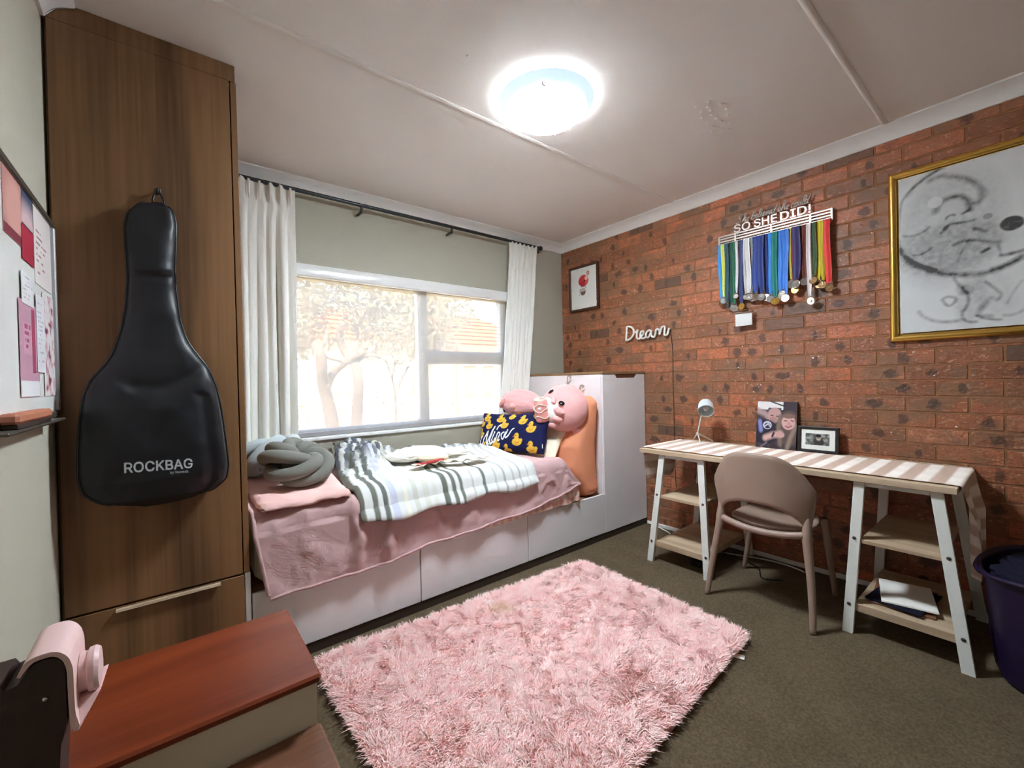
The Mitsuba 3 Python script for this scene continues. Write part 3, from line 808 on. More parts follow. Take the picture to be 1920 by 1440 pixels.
# pink plush with black eyes and drooping nose
pc = np.array([-.82, -.80, 1.005])
vd = nrm(CAM - pc) * np.array([1, 1, .0]); vd = nrm(nrm((-.86, -.5, .05)))
rx = nrm(np.cross([0, 0, 1], vd)) ; uy = np.cross(vd, rx)
t = thing('pink_plush', 'round pink plush toy with two black eyes and drooping nose, holding a can', 'plush toy')
ex, ey = rx, uy
Lp = lambda a, b, c: pc + ex * a * .175 + ey * b * .175 + vd * c
sph = lambda a, b: math.sqrt(max(0.0, 1 - a * a - b * b)) * .140
body = ellipsoid(pc, (.176, .176, .140), ex, ey, 5, .035, 4, 5)
add(t + '__body', body, 'plush_pink', True)
add(t + '__muzzle', ellipsoid(Lp(-.34, -.06, .088), (.082, .105, .078), nrm(ex + ey * .35), nrm(ey - ex * .35), 4, .02, 5), 'plush_white', True)
add(t + '__nose', tube(spline([Lp(-.50, .44, .112), Lp(-.34, .47, .122), Lp(-.22, .36, .140), Lp(-.24, .22, .146)], 20), np.linspace(.012, .019, 20), 14), 'plush_pink', True)
for a, b in ((-.44, .70), (.10, .22)):
    e_ = Lp(a, b, sph(a, b) + .001)
    n_ = nrm(ex * a / .176 + ey * b / .176 + vd * sph(a, b) / .140 ** 2 * .175)
    add(t + '__eye', ellipsoid(e_, (.022, .022, .010), nrm(np.cross(n_, ey)), np.cross(n_, nrm(np.cross(n_, ey))), 3), 'eye_black', True)
for a, b, c, rot in ((-.02, -.10, .145, -.5), (-.12, -.40, .135, -.35), (-.28, -.66, .112, .1), (-.80, .28, .105, .7), (-.92, .02, .085, .5), (-.90, -.28, .085, .2)):
    d_ = ex * math.cos(rot) + ey * math.sin(rot)
    add(t + '__finger', ellipsoid(Lp(a, b, c), (.046, .026, .030), d_, nrm(np.cross(vd, d_)), 3, .03, int(abs(a) * 90)), 'plush_pink', True)
add(t + '__fin', ellipsoid(Lp(.5, -.88, -.02), (.04, .05, .05), ex, ey, 3, .05, 6), 'plush_pink_deep', True)

# can held by the plush
cc0 = Lp(-.74, -.06, .150)
ca_ = nrm(uy * 1.0 + rx * -.06 + vd * .22)
t = thing('toy_can', 'soft toy drink can with a pale swirl top, held by the round pink plush', 'toy can')
add(t + '__body', lathe([(.02, -.085), (.042, -.083), (.049, -.07), (.052, -.03), (.052, .03), (.049, .06), (.043, .072)], cc0, ca_, 40), 'plush_pink_deep', 50)
add(t + '__top', lathe([(.044, .070), (.046, .076), (.042, .084), (.026, .092), (.006, .094)], cc0, ca_, 32), 'cotton_cream', 50)
u0 = nrm(np.cross(ca_, vd)); v0 = np.cross(u0, ca_)
sw = np.array([cc0 + ca_ * (.088 + .006 * (1 - i / 50)) + (.038 * i / 50) * (math.cos(i * .28) * u0 + math.sin(i * .28) * v0) for i in range(51)])
add(t + '__swirl', tube(sw, .004, 6), 'plush_pink', True)
for zz_ in (-.045, .0, .04):
    wv = np.array([cc0 + ca_ * (zz_ + .010 * math.sin(a * 3 + zz_ * 90)) + (.0525) * (math.cos(a) * u0 + math.sin(a) * v0) for a in np.linspace(-1.5, 4.6, 60)])
    add(t + '__stripe', tube(wv, .0035, 6), 'cotton_cream', True)
for a in (.35, 1.5, 2.4):
    add(t + '__face_spot', ellipsoid(cc0 + ca_ * .02 + .051 * (math.cos(a) * u0 + math.sin(a) * v0), (.011, .011, .005), u0, ca_, 2), 'cotton_white', True)

# second plush lying behind
pc2 = np.array([-.90, -.40, 1.03])
e1, e2 = nrm((.08, -1, -.06)), nrm((-.25, -.1, 1))
t = thing('pink_plush', 'long pink plush toy lying face down behind the duck cushion', 'plush toy')
add(t + '__body', ellipsoid(pc2, (.20, .115, .12), e1, e2, 5, .06, 9, 5), 'plush_pink', True)
for a, b in ((-.12, -.062), (-.01, -.078)):
    add(t + '__eye', ellipsoid(pc2 + e1 * a + e2 * b + np.array([-.094, -.02, -.0]), (.014, .014, .01), e1, e2, 2), 'eye_black', True)
add(t + '__fin', ellipsoid(pc2 + e1 * -.10 + e2 * .0 + np.array([-.10, 0, 0]), (.05, .022, .03), nrm(e1 - e2 * -1.1), nrm(e2 + e1 * -1.1), 3, .04, 2), 'plush_pink_deep', True)
add(t + '__finger', ellipsoid(pc2 + e1 * .03 + e2 * -.01 + np.array([-.115, 0, 0]), (.03, .024, .024), e1, e2, 3, .03, 3), 'plush_pink', True)
add(t + '__tail', ellipsoid(pc2 + e1 * -.19 + e2 * -.06, (.05, .03, .012), nrm(e1 + e2 * .4), nrm(e2 - e1 * .4), 3, .04, 7), 'plush_pink_deep', True)

# ------------------------------------------------------------ desk, trestles, cloth
DZ, DXF, DXB, DY0, DY1 = .74, -.617, -.012, -1.303, -2.80
t = thing('desk', 'pale wood desk board lying on two white trestles along the brick wall', 'desk')
add(t + '__board', box(DXF, DXB, DY1, DY0, DZ - .027, DZ, .002), 'wood_pale')


def trestle(label, y0f, y1f, y0t, y1t):
    t = thing('trestle', label, 'trestle', 'white trestles under the desk')
    ztop = DZ - .0275
    for ya, yb in ((y0f, y0t), (y1f, y1t)):
        for xf, xt in ((-.63, -.595), (-.03, -.06)):
            s = 1 if xf < -.3 else -1
            ring = lambda x, y, z: [(x, y - .02, z), (x, y + .02, z), (x + s * .022, y + .02, z), (x + s * .022, y - .02, z)]
            add(t + '__leg', outward(loft(np.array([ring(xf, ya, .0), ring(xt, yb, ztop)]))), 'white_metal')
    for z, h in ((.425, .018), (.105, .036)):
        f = z / ztop
        a, b = y0f + (y0t - y0f) * f, y1f + (y1t - y1f) * f
        lo, hi = min(a, b) + .018, max(a, b) - .018
        add(t + '__shelf', box(-.60 if h < .03 else -.612, -.07, lo, hi, z, z + h, .0015), 'wood_pale')
        for y in (a, b):
            xx = -.63 + .035 * f
            add(t + '__screw', lathe([(.002, 0), (.0075, .0005), (.0075, .002), (.005, .0035), (.001, .004)], (xx + .0005, y, z + h / 2 + .012), (-1, 0, 0), 14), 'screw', 40)
    add(t + '__top_rail', box(-.59, -.065, min(y0t, y1t) + .02, max(y0t, y1t) - .02, ztop - .022, ztop - .001, .002), 'white_metal')
    return t


trestle('white trestle with two pale shelves under the desk end nearest the white cupboard', -1.374, -1.76, -1.456, -1.715)
trestle('white trestle with two pale shelves under the desk end beside the purple tub', -2.434, -2.825, -2.479, -2.736)

# gingham runner over the desk, hanging at both ends
ns, nt = 420, 40
L0, LT, L1_ = .24, 1.50, .46
S, Tt = np.meshgrid(np.linspace(0, L0 + LT + L1_, ns), np.linspace(0, 1, nt), indexing='ij')
s = S - L0
ft = np.clip(-s, 0, 9) ; fb = np.clip(s - LT, 0, 9)
yy = np.where(s < 0, DY0 + .006 + .004, np.where(s > LT, DY1 - .008, DY0 + .005 - s * (DY0 - DY1 + .01) / LT))
zz = DZ + .0045 + .0015 * (meshkit.noise(np.stack([S * 9, Tt * 6, S * 0], -1)) - .5)
zz = np.where((s > 0) & (s < LT), zz, DZ + .0045 - ft - fb)
x0 = -.575 + .25 * ft ** .8 * (ft > 0) * 1.1 + .55 * np.clip(fb, 0, 1) + .0 * S
x1 = -.10 - .2 * ft - .05 * fb
xx = x0 + (x1 - x0) * Tt
yy = yy + (.012 * np.sin(Tt * 12 + ft * 9) * np.clip(ft * 8, 0, 1) + .01 * np.clip(ft * 4, 0, 1)) - (.02 * np.sin(Tt * 9 + fb * 5) + .02) * np.clip(fb * 6, 0, 1)
yy = np.where(s < 0, np.maximum(yy, DY0 + .006), np.where(s > LT, np.minimum(yy, DY1 - .006), yy))
P = np.stack([xx, yy, zz], -1)
cl = fill(S, C(240, 230, 220))
bs = np.clip((np.sin((S + .02) * 2 * np.pi / .098) * 3 + .2), -1, 1) * .5 + .5
bt = np.clip((np.sin(Tt * 2 * np.pi * .47 / .16) * 4), -1, 1) * .5 + .5
thr = (meshkit.noise(np.stack([S * 700, Tt * 60, S * 0], -1)) - .5) * .14
cl = over(cl, np.clip(bs * .92 + bt * .10 * (1 - bs) + thr, 0, 1), C(188, 160, 142))
me, cc = cloth(P[:, ::-1], .003, cl[:, ::-1])
single('checked_runner', me, 'vcol_cloth', 'checked beige and white cloth runner covering the desk and hanging over both its ends', 'tablecloth', True, color=cc)

# ------------------------------------------------------------ chair
yc, hw0 = -2.100, .240
ns, nz = 90, 44
Sg, Bg = np.meshgrid(np.linspace(-1, 1, ns), np.linspace(0, 1, nz), indexing='ij')
aS = np.abs(Sg)
zu = .822 - .020 * aS ** 2 - .150 * aS ** 4.2
zl = np.interp(aS, [0, .3, .5, .65, .78, .88, 1.0], [.570, .565, .552, .536, .512, .485, .450])
Z = zl + (zu - zl) * Bg
wz = .212 + .031 * np.clip((Z - .46) / .16, 0, 1) ** .8 - .012 * np.clip((Z - .66) / .1, 0, 1)
xb = -.800 + .085 * aS ** 2.4 + .045 * np.clip(.8 - Z, 0, .4)
th_ = .0105 * np.clip(np.minimum(np.minimum(Bg, 1 - Bg) * nz / 2.6, (1 - aS) * ns / 5), .25, 1) ** .5
Fr = np.stack([xb - th_, yc - Sg * wz, Z], -1)
Bk = np.stack([xb + th_, yc - Sg * wz, Z], -1)
a_, b_ = grid(Fr), grid(Bk)
idx = np.arange(ns * nz).reshape(ns, nz)
lp = np.concatenate([idx[:, 0], idx[-1, 1:], idx[-2::-1, -1], idx[0, -2:0:-1]]); l2 = np.roll(lp, -1)
back = trimesh.Trimesh(np.vstack([a_.vertices, b_.vertices]), np.vstack([a_.faces, b_.faces[:, ::-1] + ns * nz, np.stack([lp, lp + ns * nz, l2 + ns * nz], 1), np.stack([lp, l2 + ns * nz, l2], 1)]), process=False)
outward(back)
t = thing('desk_chair', 'taupe moulded plastic chair with rounded open back at the desk', 'chair')
add(t + '__backrest', back, 'plastic_taupe', True)
for s_ in (1, -1):
    yt = yc + s_ * .200
    yf = -1.834 if s_ > 0 else -2.338
    p = spline([(-.716, yc + s_ * .205, .530), (-.722, yc + s_ * .205, .47), (-.740, yc + s_ * .5 * (.208 + abs(yf - yc)), .24), (-.772, yf, .004)], 26, k=2)
    add(t + '__leg', tube(p, np.interp(np.linspace(0, 1, 26), [0, .15, .4, 1], [.012, .022, .019, .0135]), 14), 'plastic_taupe', True)
    yf2 = -1.825 if s_ > 0 else -2.30
    p = np.linspace([-.36, yc + s_ * .175, .435], [-.28, yf2, .004], 20)
    add(t + '__leg', tube(p, np.linspace(.020, .013, 20), 14), 'plastic_taupe', True)
u, v = np.meshgrid(np.linspace(-1, 1, 50), np.linspace(-1, 1, 50), indexing='ij')
sq = lambda a, b: a * np.sqrt(1 - b * b / 2 * .75)
sx, sy = sq(u, v), sq(v, u)
dip = .022 * np.clip(1 - (sx ** 2 + sy ** 2), 0, 1)
zs = .455 - dip + .012 * sx * (sx > 0) - .012 * np.clip((np.maximum(abs(u), abs(v)) - .9) / .1, 0, 1) ** 2
Ps = np.stack([-.545 + .195 * sx, yc - .198 * sy, zs], -1)
add(t + '__seat', outward(cloth(Ps[:, ::-1], .028)), 'plastic_taupe', True)
add(t + '__apron', tube(spline([(-.725, yc + .198, .442), (-.745, yc + .10, .424), (-.75, yc, .418), (-.745, yc - .10, .424), (-.725, yc - .198, .442)], 30), .017, 12), 'plastic_taupe', True)

# ------------------------------------------------------------ desk lamp, canvas, small frame
t = thing('desk_lamp', 'small white desk lamp with bullet shade on the desk, switched off', 'lamp')
sa = nrm((-.70, -.38, -.60)); sc = np.array([-.20, -1.555, 1.005])
outer = [(.004, -.058), (.022, -.055), (.038, -.042), (.047, -.020), (.050, .0), (.052, .045)]
inner = [(.0505, .045), (.0485, .0), (.045, -.02), (.036, -.04), (.02, -.052), (.004, -.0545)]
add(t + '__shade', lathe(outer + inner, sc, sa, 40), 'lamp_white', 40)
add(t + '__bulb', lathe([(.002, .036), (.013, .031), (.019, .018), (.017, .002), (.011, -.018), (.011, -.045), (.004, -.05)][::-1], sc, sa, 24), 'white_gloss', 50)
jn = np.array([-.155, -1.468, .812])
add(t + '__arm', rod(jn, (-.215, -1.535, .965), .0045, 10), 'white_metal', 40)
for f_ in ((-.06, -1.385, .748), (-.165, -1.492, .748), (-.04, -1.52, .748)):
    add(t + '__leg', rod(jn, f_, .0042, 10), 'white_metal', 40)
add(t + '__joint', ellipsoid(jn, (.008, .008, .008), n=2), 'white_metal', True)


def photo_fn(u, v):
    w, h = .232, .305
    a, b = u / w, v / h
    c = fill(u, C(58, 46, 52))
    nz_ = meshkit.fbm(np.stack([a * 9, b * 12, a * 0], -1), 3, 3)
    c = over(c, np.clip((nz_ - .5) * 2, 0, 1), C(98, 82, 84))
    c = over(c, rect(a, b, 0, .82, .66, 1.0), C(226, 220, 216))
    c = over(c, rect(a, b, .28, .80, .62, .86), C(70, 74, 80))
    c = over(c, seg(a, b, [(0, .80), (.2, .74), (.3, .66)], .12), C(170, 140, 140))
    c = over(c, seg(a, b, [(.35, 1), (.7, .9)], .03), C(40, 40, 48))
    c = over(c, el(a, b, .45, .71, .17, .16), C(186, 146, 142))          # head of the man, bald
    c = over(c, el(a, b, .42, .60, .10, .08), C(168, 128, 122))
    c = over(c, seg(a, b, [(.36, .70), (.42, .70)], .022) + seg(a, b, [(.50, .69), (.56, .68)], .022), C(96, 64, 64))
    c = over(c, el(a, b, .2, .35, .40, .26), C(36, 32, 46))             # dark shirt
    c = over(c, seg(a, b, [(.08, .56), (.12, .38)], .10), C(128, 130, 186))
    c = over(c, el(a, b, .28, .49, .11, .085), C(206, 200, 214)); c = over(c, el(a, b, .285, .48, .085, .06), C(44, 40, 54))
    c = over(c, seg(a, b, [(.21, .46), (.30, .52), (.36, .46)], .028), C(206, 200, 214))
    c = over(c, el(a, b, .82, .45, .30, .36), C(92, 74, 70))            # long hair
    c = over(c, seg(a, b, [(.60, .68), (.56, .45), (.62, .1)], .10), C(126, 104, 92))
    c = over(c, seg(a, b, [(.98, .5), (.86, .25), (.78, 0)], .10), C(140, 118, 104))
    c = over(c, el(a, b, .80, .57, .165, .155), C(206, 160, 154))         # face of the woman
    c = over(c, el(a, b, .80, .70, .15, .05), C(126, 96, 86))
    c = over(c, seg(a, b, [(.70, .60), (.76, .60)], .022) + seg(a, b, [(.86, .61), (.92, .60)], .022), C(80, 52, 54))
    c = over(c, seg(a, b, [(.73, .49), (.80, .465), (.88, .50)], .028), C(150, 84, 90))
    c = over(c, el(a, b, .81, .545, .03, .04), C(190, 142, 136))
    c = over(c, seg(a, b, [(.24, .22), (.42, .29), (.62, .32)], .13), C(204, 162, 154))  # arm
    c = over(c, el(a, b, .62, .30, .10, .06), C(196, 152, 146))
    c = over(c, seg(a, b, [(.42, .26), (.45, .33)], .05), C(26, 24, 28))
    c = over(c, seg(a, b, [(.1, .0), (.28, .12)], .03), C(126, 116, 122))
    return c


lean = nrm((.16, 0, 1))
t = thing('canvas_photo', 'printed canvas photo of two smiling people leaning against the brick wall', 'photo')
o = np.array([-.075, -1.823, .7415])
m = box(0, .232, 0, .305, 0, .018, .001)
R_ = frame_m(o + np.array([.0015, 0, 0]), (0, -1, 0), lean, np.cross((0, -1, 0), lean))
m.apply_transform(frame_m(o + np.cross((0, -1, 0), lean) * -.019, (0, -1, 0), lean, np.cross((0, -1, 0), lean)))
add(t + '__canvas', m, 'frame_black')
me, cc = panel(o, (0, -1, 0), lean, .232, .305, 94, 122, photo_fn, .0009)
add(t + '__print', me, 'vcol_paper', True, color=cc)


def framed(t, o, eu, ev, w, h, fw_, dep, mat_, mat_bar='vcol_paper', fn=None, nx=80, ny=80, prof_=None):
    """four mitred bars around a flat print, o the outer lower left corner of the back"""
    eu, ev = nrm(eu), nrm(ev); en = np.cross(eu, ev)
    M = frame_m(o, eu, ev, en)
    sec = prof_ or [(0, 0), (0, dep), (fw_ * .25, dep * 1.06), (fw_ * .8, dep), (fw_, dep * .8), (fw_, 0)]
    cs = [((0, 0), (w, 0), (0, 1)), ((w, 0), (w, h), (-1, 0)), ((w, h), (0, h), (0, -1)), ((0, h), (0, 0), (1, 0))]
    for (a, b, n_) in cs:
        a, b, n_ = np.array(a, float), np.array(b, float), np.array(n_, float)
        d = (b - a) / np.linalg.norm(b - a)
        ra = [np.r_[a + n_ * q + d * q, z] for q, z in sec]
        rb = [np.r_[b + n_ * q - d * q, z] for q, z in sec]
        m = outward(loft(np.array([ra, rb]))); m.apply_transform(M)
        add(t + '__frame_bar', m, mat_, 25)
    b_ = box(fw_ * .8, w - fw_ * .8, fw_ * .8, h - fw_ * .8, .001, .004); b_.apply_transform(M)
    add(t + '__backing', b_, 'frame_black')
    iw, ih = w - 2 * fw_ + .004, h - 2 * fw_ + .004
    me, cc = panel(np.asarray(o) + eu * (fw_ - .002) + ev * (fw_ - .002) + en * dep * .6, eu, ev, iw, ih, nx, ny, fn, .001)
    add(t + '__print', me, mat_bar, True, color=cc)


def small_photo(u, v):
    w, h = .17, .118
    c = fill(u, C(232, 232, 222))
    a, b = (u - .024) / .122, (v - .030) / .068
    n1 = meshkit.fbm(np.stack([a * 8, b * 5, a * 0], -1), 4, 6)
    ph = over(fill(u, C(70, 72, 66)), np.clip((n1 - .35) * 2.4, 0, 1), C(170, 172, 164))
    ph = over(ph, el(a, b, .56, .25, .22, .42), C(52, 50, 46))
    ph = over(ph, el(a, b, .55, .60, .105, .24), C(150, 132, 118))
    ph = over(ph, el(a, b, .54, .82, .12, .14), C(26, 24, 22))
    ph = over(ph, seg(a, b, [(.5, .5), (.6, .49)], .05), C(214, 204, 196))
    k = rect(a, b, 0, 0, 1, 1)
    return over(c, k, 0) + ph * k[..., None]


t = thing('small_photo_frame', 'small black landscape photo frame on the desk right of the canvas photo', 'photo frame')
framed(t, (-.062, -2.066, .7415), (0, -1, 0), nrm((.12, 0, 1)), .208, .156, .018, .022, 'frame_black', fn=small_photo, nx=86, ny=62)
add(t + '__stand', box(-.035, -.031, -2.20, -2.15, .742, .85), 'frame_black')

# traced outlines, as (y, z) on the brick wall and as points of the garden tree
DREAM = [[[-0.791,1.656],[-0.788,1.61],[-0.78,1.536]],[[-0.789,1.654],[-0.823,1.651],[-0.856,1.627],[-0.861,1.595],[-0.833,1.555],[-0.78,1.535]],[[-0.867,1.61],[-0.883,1.596],[-0.899,1.613],[-0.891,1.581],[-0.892,1.55],[-0.908,1.539],[-0.934,1.559],[-0.954,1.581],[-0.951,1.6],[-0.935,1.599],[-0.924,1.572],[-0.931,1.546],[-0.951,1.541],[-0.978,1.554]],[[-1.026,1.592],[-1.005,1.602],[-0.983,1.584],[-0.978,1.554],[-0.994,1.543],[-1.015,1.563],[-1.029,1.595],[-1.029,1.556],[-1.046,1.543],[-1.067,1.57],[-1.075,1.599],[-1.09,1.602],[-1.1,1.585],[-1.1,1.557]],[[-1.1,1.557],[-1.114,1.589],[-1.133,1.617],[-1.146,1.615],[-1.147,1.58],[-1.15,1.549],[-1.168,1.551],[-1.179,1.576],[-1.19,1.601]]]
DRAW = [[[[-2.739,2.263],[-2.675,2.229],[-2.619,2.197],[-2.56,2.131],[-2.545,2.057],[-2.538,1.964],[-2.551,1.865]],0.012,0.45],[[[-2.713,2.244],[-2.636,2.213],[-2.578,2.149]],0.02,0.35],[[[-2.664,2.195],[-2.696,2.204],[-2.749,2.184],[-2.799,2.148],[-2.838,2.101],[-2.845,2.056],[-2.828,2.026]],0.022,0.45],[[[-2.684,2.029],[-2.695,2.063],[-2.732,2.084],[-2.768,2.079],[-2.798,2.043],[-2.803,2.005]],0.022,0.55],[[[-2.721,1.983],[-2.737,1.997],[-2.75,1.993]],0.01,0.6],[[[-2.778,1.991],[-2.798,2.0]],0.01,0.55],[[[-2.715,1.936],[-2.726,1.948],[-2.777,1.948],[-2.817,1.95]],0.012,0.4],[[[-2.558,1.942],[-2.616,1.934],[-2.661,1.96]],0.01,0.35],[[[-2.598,1.83],[-2.632,1.829],[-2.666,1.852]],0.01,0.3],[[[-2.704,1.917],[-2.726,1.941]],0.012,0.4],[[[-2.746,1.846],[-2.796,1.855],[-2.855,1.835],[-2.897,1.821]],0.014,0.3],[[[-2.84,1.786],[-2.862,1.798]],0.012,0.65],[[[-2.817,1.907],[-2.855,1.885]],0.014,0.35],[[[-2.548,1.865],[-2.574,1.812],[-2.631,1.76],[-2.691,1.72],[-2.754,1.696],[-2.825,1.685],[-2.896,1.695],[-2.964,1.741]],0.022,0.55],[[[-2.566,1.83],[-2.609,1.784],[-2.681,1.734]],0.012,0.6],[[[-2.901,1.756],[-2.938,1.758],[-2.968,1.764]],0.014,0.7],[[[-2.877,1.699],[-2.919,1.71],[-2.964,1.734]],0.02,0.45],[[[-2.747,1.682],[-2.759,1.65],[-2.779,1.617],[-2.794,1.578],[-2.789,1.535],[-2.773,1.501],[-2.778,1.47],[-2.818,1.455]],0.012,0.45],[[[-2.853,1.64],[-2.886,1.598],[-2.9,1.575],[-2.886,1.549]],0.012,0.4],[[[-2.867,1.559],[-2.843,1.527],[-2.828,1.493],[-2.866,1.474]],0.02,0.4],[[[-2.823,1.483],[-2.856,1.464],[-2.899,1.455]],0.01,0.5],[[[-2.703,1.578],[-2.722,1.591],[-2.751,1.578],[-2.732,1.547],[-2.706,1.574]],0.012,0.5],[[[-2.618,1.53],[-2.634,1.504],[-2.678,1.475],[-2.763,1.469]],0.016,0.4],[[[-2.908,1.475],[-2.944,1.477],[-2.966,1.491]],0.012,0.35],[[[-2.918,1.53],[-2.936,1.575],[-2.963,1.625]],0.01,0.25],[[[-2.774,1.625],[-2.789,1.608]],0.035,0.4],[[[-2.796,1.855],[-2.776,1.809],[-2.76,1.761]],0.01,0.2],[[[-2.892,1.808],[-2.901,1.763]],0.01,0.3]]
RIB = [[-1.598,0.02,1.747],[-1.623,0.023,1.758],[-1.647,0.024,1.714],[-1.671,0.021,1.703],[-1.692,0.023,1.693],[-1.714,0.017,1.768],[-1.74,0.027,1.7],[-1.764,0.014,1.753],[-1.788,0.025,1.756],[-1.807,0.012,1.746],[-1.834,0.038,1.748],[-1.869,0.031,1.742],[-1.895,0.025,1.737],[-1.922,0.023,1.723],[-1.948,0.027,1.702],[-1.973,0.024,1.724],[-1.995,0.024,1.74],[-2.015,0.021,1.711],[-2.033,0.014,1.799],[-2.056,0.023,1.756],[-2.072,0.037,1.792],[-2.109,0.022,1.797],[-2.136,0.022,1.672],[-2.163,0.022,1.793],[-2.183,0.021,1.764],[-2.204,0.021,1.76],[-2.23,0.028,1.736]]
TREE = [[[-0.56,6.0,0.43],[-0.56,6.0,0.85],[-0.66,6.0,1.17],[-0.77,6.0,1.59],[-0.81,6.0,1.87],[-0.91,6.0,2.02],[-1.09,6.0,1.99]],[[-0.64,6.0,1.14],[-0.43,6.0,1.48],[-0.24,6.0,1.7],[-0.08,6.0,1.83],[0.28,6.0,1.9],[0.46,6.0,2.18]],[[-0.06,6.0,0.39],[-0.04,6.0,0.88],[-0.09,6.0,1.32],[-0.11,6.0,1.64],[-0.18,6.0,1.88],[-0.28,6.0,2.07],[-0.3,6.0,2.47]],[[-0.1,6.0,1.61],[0.17,6.0,1.81],[0.42,6.0,1.76]],[[-0.74,6.0,1.82],[-0.55,6.0,1.72],[-0.27,6.0,1.68]],[[-0.8,6.0,1.87],[-0.64,6.0,2.11],[-0.6,6.0,2.5]],[[-0.11,6.0,1.78],[0.07,6.0,2.16],[0.03,6.0,2.68]]]

# ------------------------------------------------------------ things on the brick wall
WX = -.0062    # face of the bricks


def balloon_fn(u, v):
    w, h = .30, .39
    c = fill(u, C(238, 238, 230))
    c = over(c, el(u, v, .158, .262, .062, .056), C(206, 70, 76))
    for a, b, r, k in ((.128, .255, .032, (188, 52, 62)), (.165, .285, .03, (200, 64, 70)), (.185, .255, .034, (214, 84, 84)), (.150, .232, .028, (176, 44, 56)), (.192, .283, .02, (236, 180, 160)), (.17, .258, .012, (120, 30, 38))):
        c = over(c, el(u, v, a, b, r, r * .95), C(*k))
    c = over(c, el(u, v, .215, .325, .016, .021), C(176, 84, 84)); c = over(c, el(u, v, .215, .325, .009, .013), C(226, 190, 184))
    c = over(c, el(u, v, .150, .155, .033, .030), C(112, 84, 66)); c = over(c, rect(u, v, .10, .160, .20, .20) * el(u, v, .15, .155, .04, .04), C(200, 190, 176))
    c = over(c, el(u, v, .150, .178, .028, .018), C(186, 176, 164))
    for s in ([(.108, .165), (.118, .195)], [(.135, .20), (.14, .225)], [(.165, .20), (.168, .225)], [(.185, .19), (.178, .21)], [(.10, .13), (.11, .135)]):
        c = over(c, seg(u, v, s, .005), C(110, 104, 100))
    return c


t = thing('small_picture', 'small dark framed picture of red balloons near the corner of the brick wall', 'picture')
framed(t, (WX, -.128, 1.862), (0, -1, 0), (0, 0, 1), .358, .428, .022, .026, 'frame_brown', fn=balloon_fn, nx=100, ny=120)

# white lettering sign
t = thing('dream_sign', 'white neon style script sign reading Dream on the brick wall', 'sign')
for s in DREAM:
    p = np.array(s); p = spline(np.stack([np.full(len(p), -.030), p[:, 0], p[:, 1]], -1), 16 * len(p), k=2)
    add(t + '__letter_stroke', tube(p, .0085, 12), 'white_plastic', True)
for y, z in ((-.80, 1.60), (-.93, 1.575), (-1.02, 1.57), (-1.12, 1.58)):
    add(t + '__standoff', rod((WX + .002, y, z), (-.028, y, z), .004, 10), 'chrome', 40)
p = spline([(-.026, -1.185, 1.60), (-.014, -1.197, 1.50), (-.0125, -1.200, 1.2), (-.0125, -1.203, .95), (-.0125, -1.202, .72), (-.0125, -1.21, .35)], 40)
add(t + '__cord', tube(p, .0018, 6), 'cable_black', True)

# gold frame with pencil drawing
GO, GW, GH = (-2.498, 1.379), 1.02, .905


def drawing_fn(u, v):
    y, z = GO[0] - u - .045, GO[1] + v + .045
    c = fill(u, C(214, 214, 212))
    gr = meshkit.fbm(np.stack([y * 60, z * 60, y * 0], -1), 3, 2)
    d = np.zeros_like(u)
    d += .20 * el(y, z, -2.72, 1.94, .19, .28, .2, .35) * (.6 + .8 * gr)
    d += .18 * el(y, z, -2.74, 1.83, .20, .13, 0, .4) * (.5 + gr)
    d += .18 * el(y, z, -2.80, 1.57, .05, .13, .1, .5) * (.5 + gr) + .10 * el(y, z, -2.88, 1.58, .06, .12, -.2, .6) * (.5 + gr)
    for s, w_, k in DRAW:
        p = spline(np.array(s), 14 * len(s), k=2) if len(s) > 2 else np.array(s)
        d += k * seg(y, z, p.tolist(), w_ * .9, 1.1) * (.55 + .75 * gr)
    d = np.maximum(d, .80 * el(y, z, -2.935, 1.897, .038, .034, 0, .2) * (.8 + .35 * gr))
    d = np.maximum(d, .5 * el(y, z, -2.861, 1.953, .017, .015, 0, .3))
    d *= 1 - .8 * el(y, z, -2.682, 2.078, .028, .028, 0, .2)
    # the part of the sheet beyond the picture edge: a plain heart shaped fold of cloth
    d += .35 * seg(y, z, [(-3.02, 1.75), (-3.15, 1.85), (-3.25, 2.0), (-3.28, 2.15)], .02, 1.) + .3 * seg(y, z, [(-3.0, 1.62), (-3.1, 1.5), (-3.3, 1.47)], .015, 1.)
    d = np.clip(d * 1.2, 0, .95)[..., None]
    return c * (1 - d) + np.array(C(40, 40, 42)) * d


t = thing('gold_framed_drawing', 'large gold framed pencil drawing of a sleeping baby on the brick wall', 'picture')
framed(t, (WX, GO[0], GO[1]), (0, -1, 0), (0, 0, 1), GW, GH, .045, .030, 'gold', 'vcol_glass', drawing_fn, 330, 290,
       [(0, 0), (0, .012)] + [(.019 - .019 * math.cos(a), .012 + .020 * math.sin(a)) for a in np.linspace(.25, math.pi - .25, 12)] + [(.038, .012), (.0445, .010), (.045, .006), (.045, 0)])

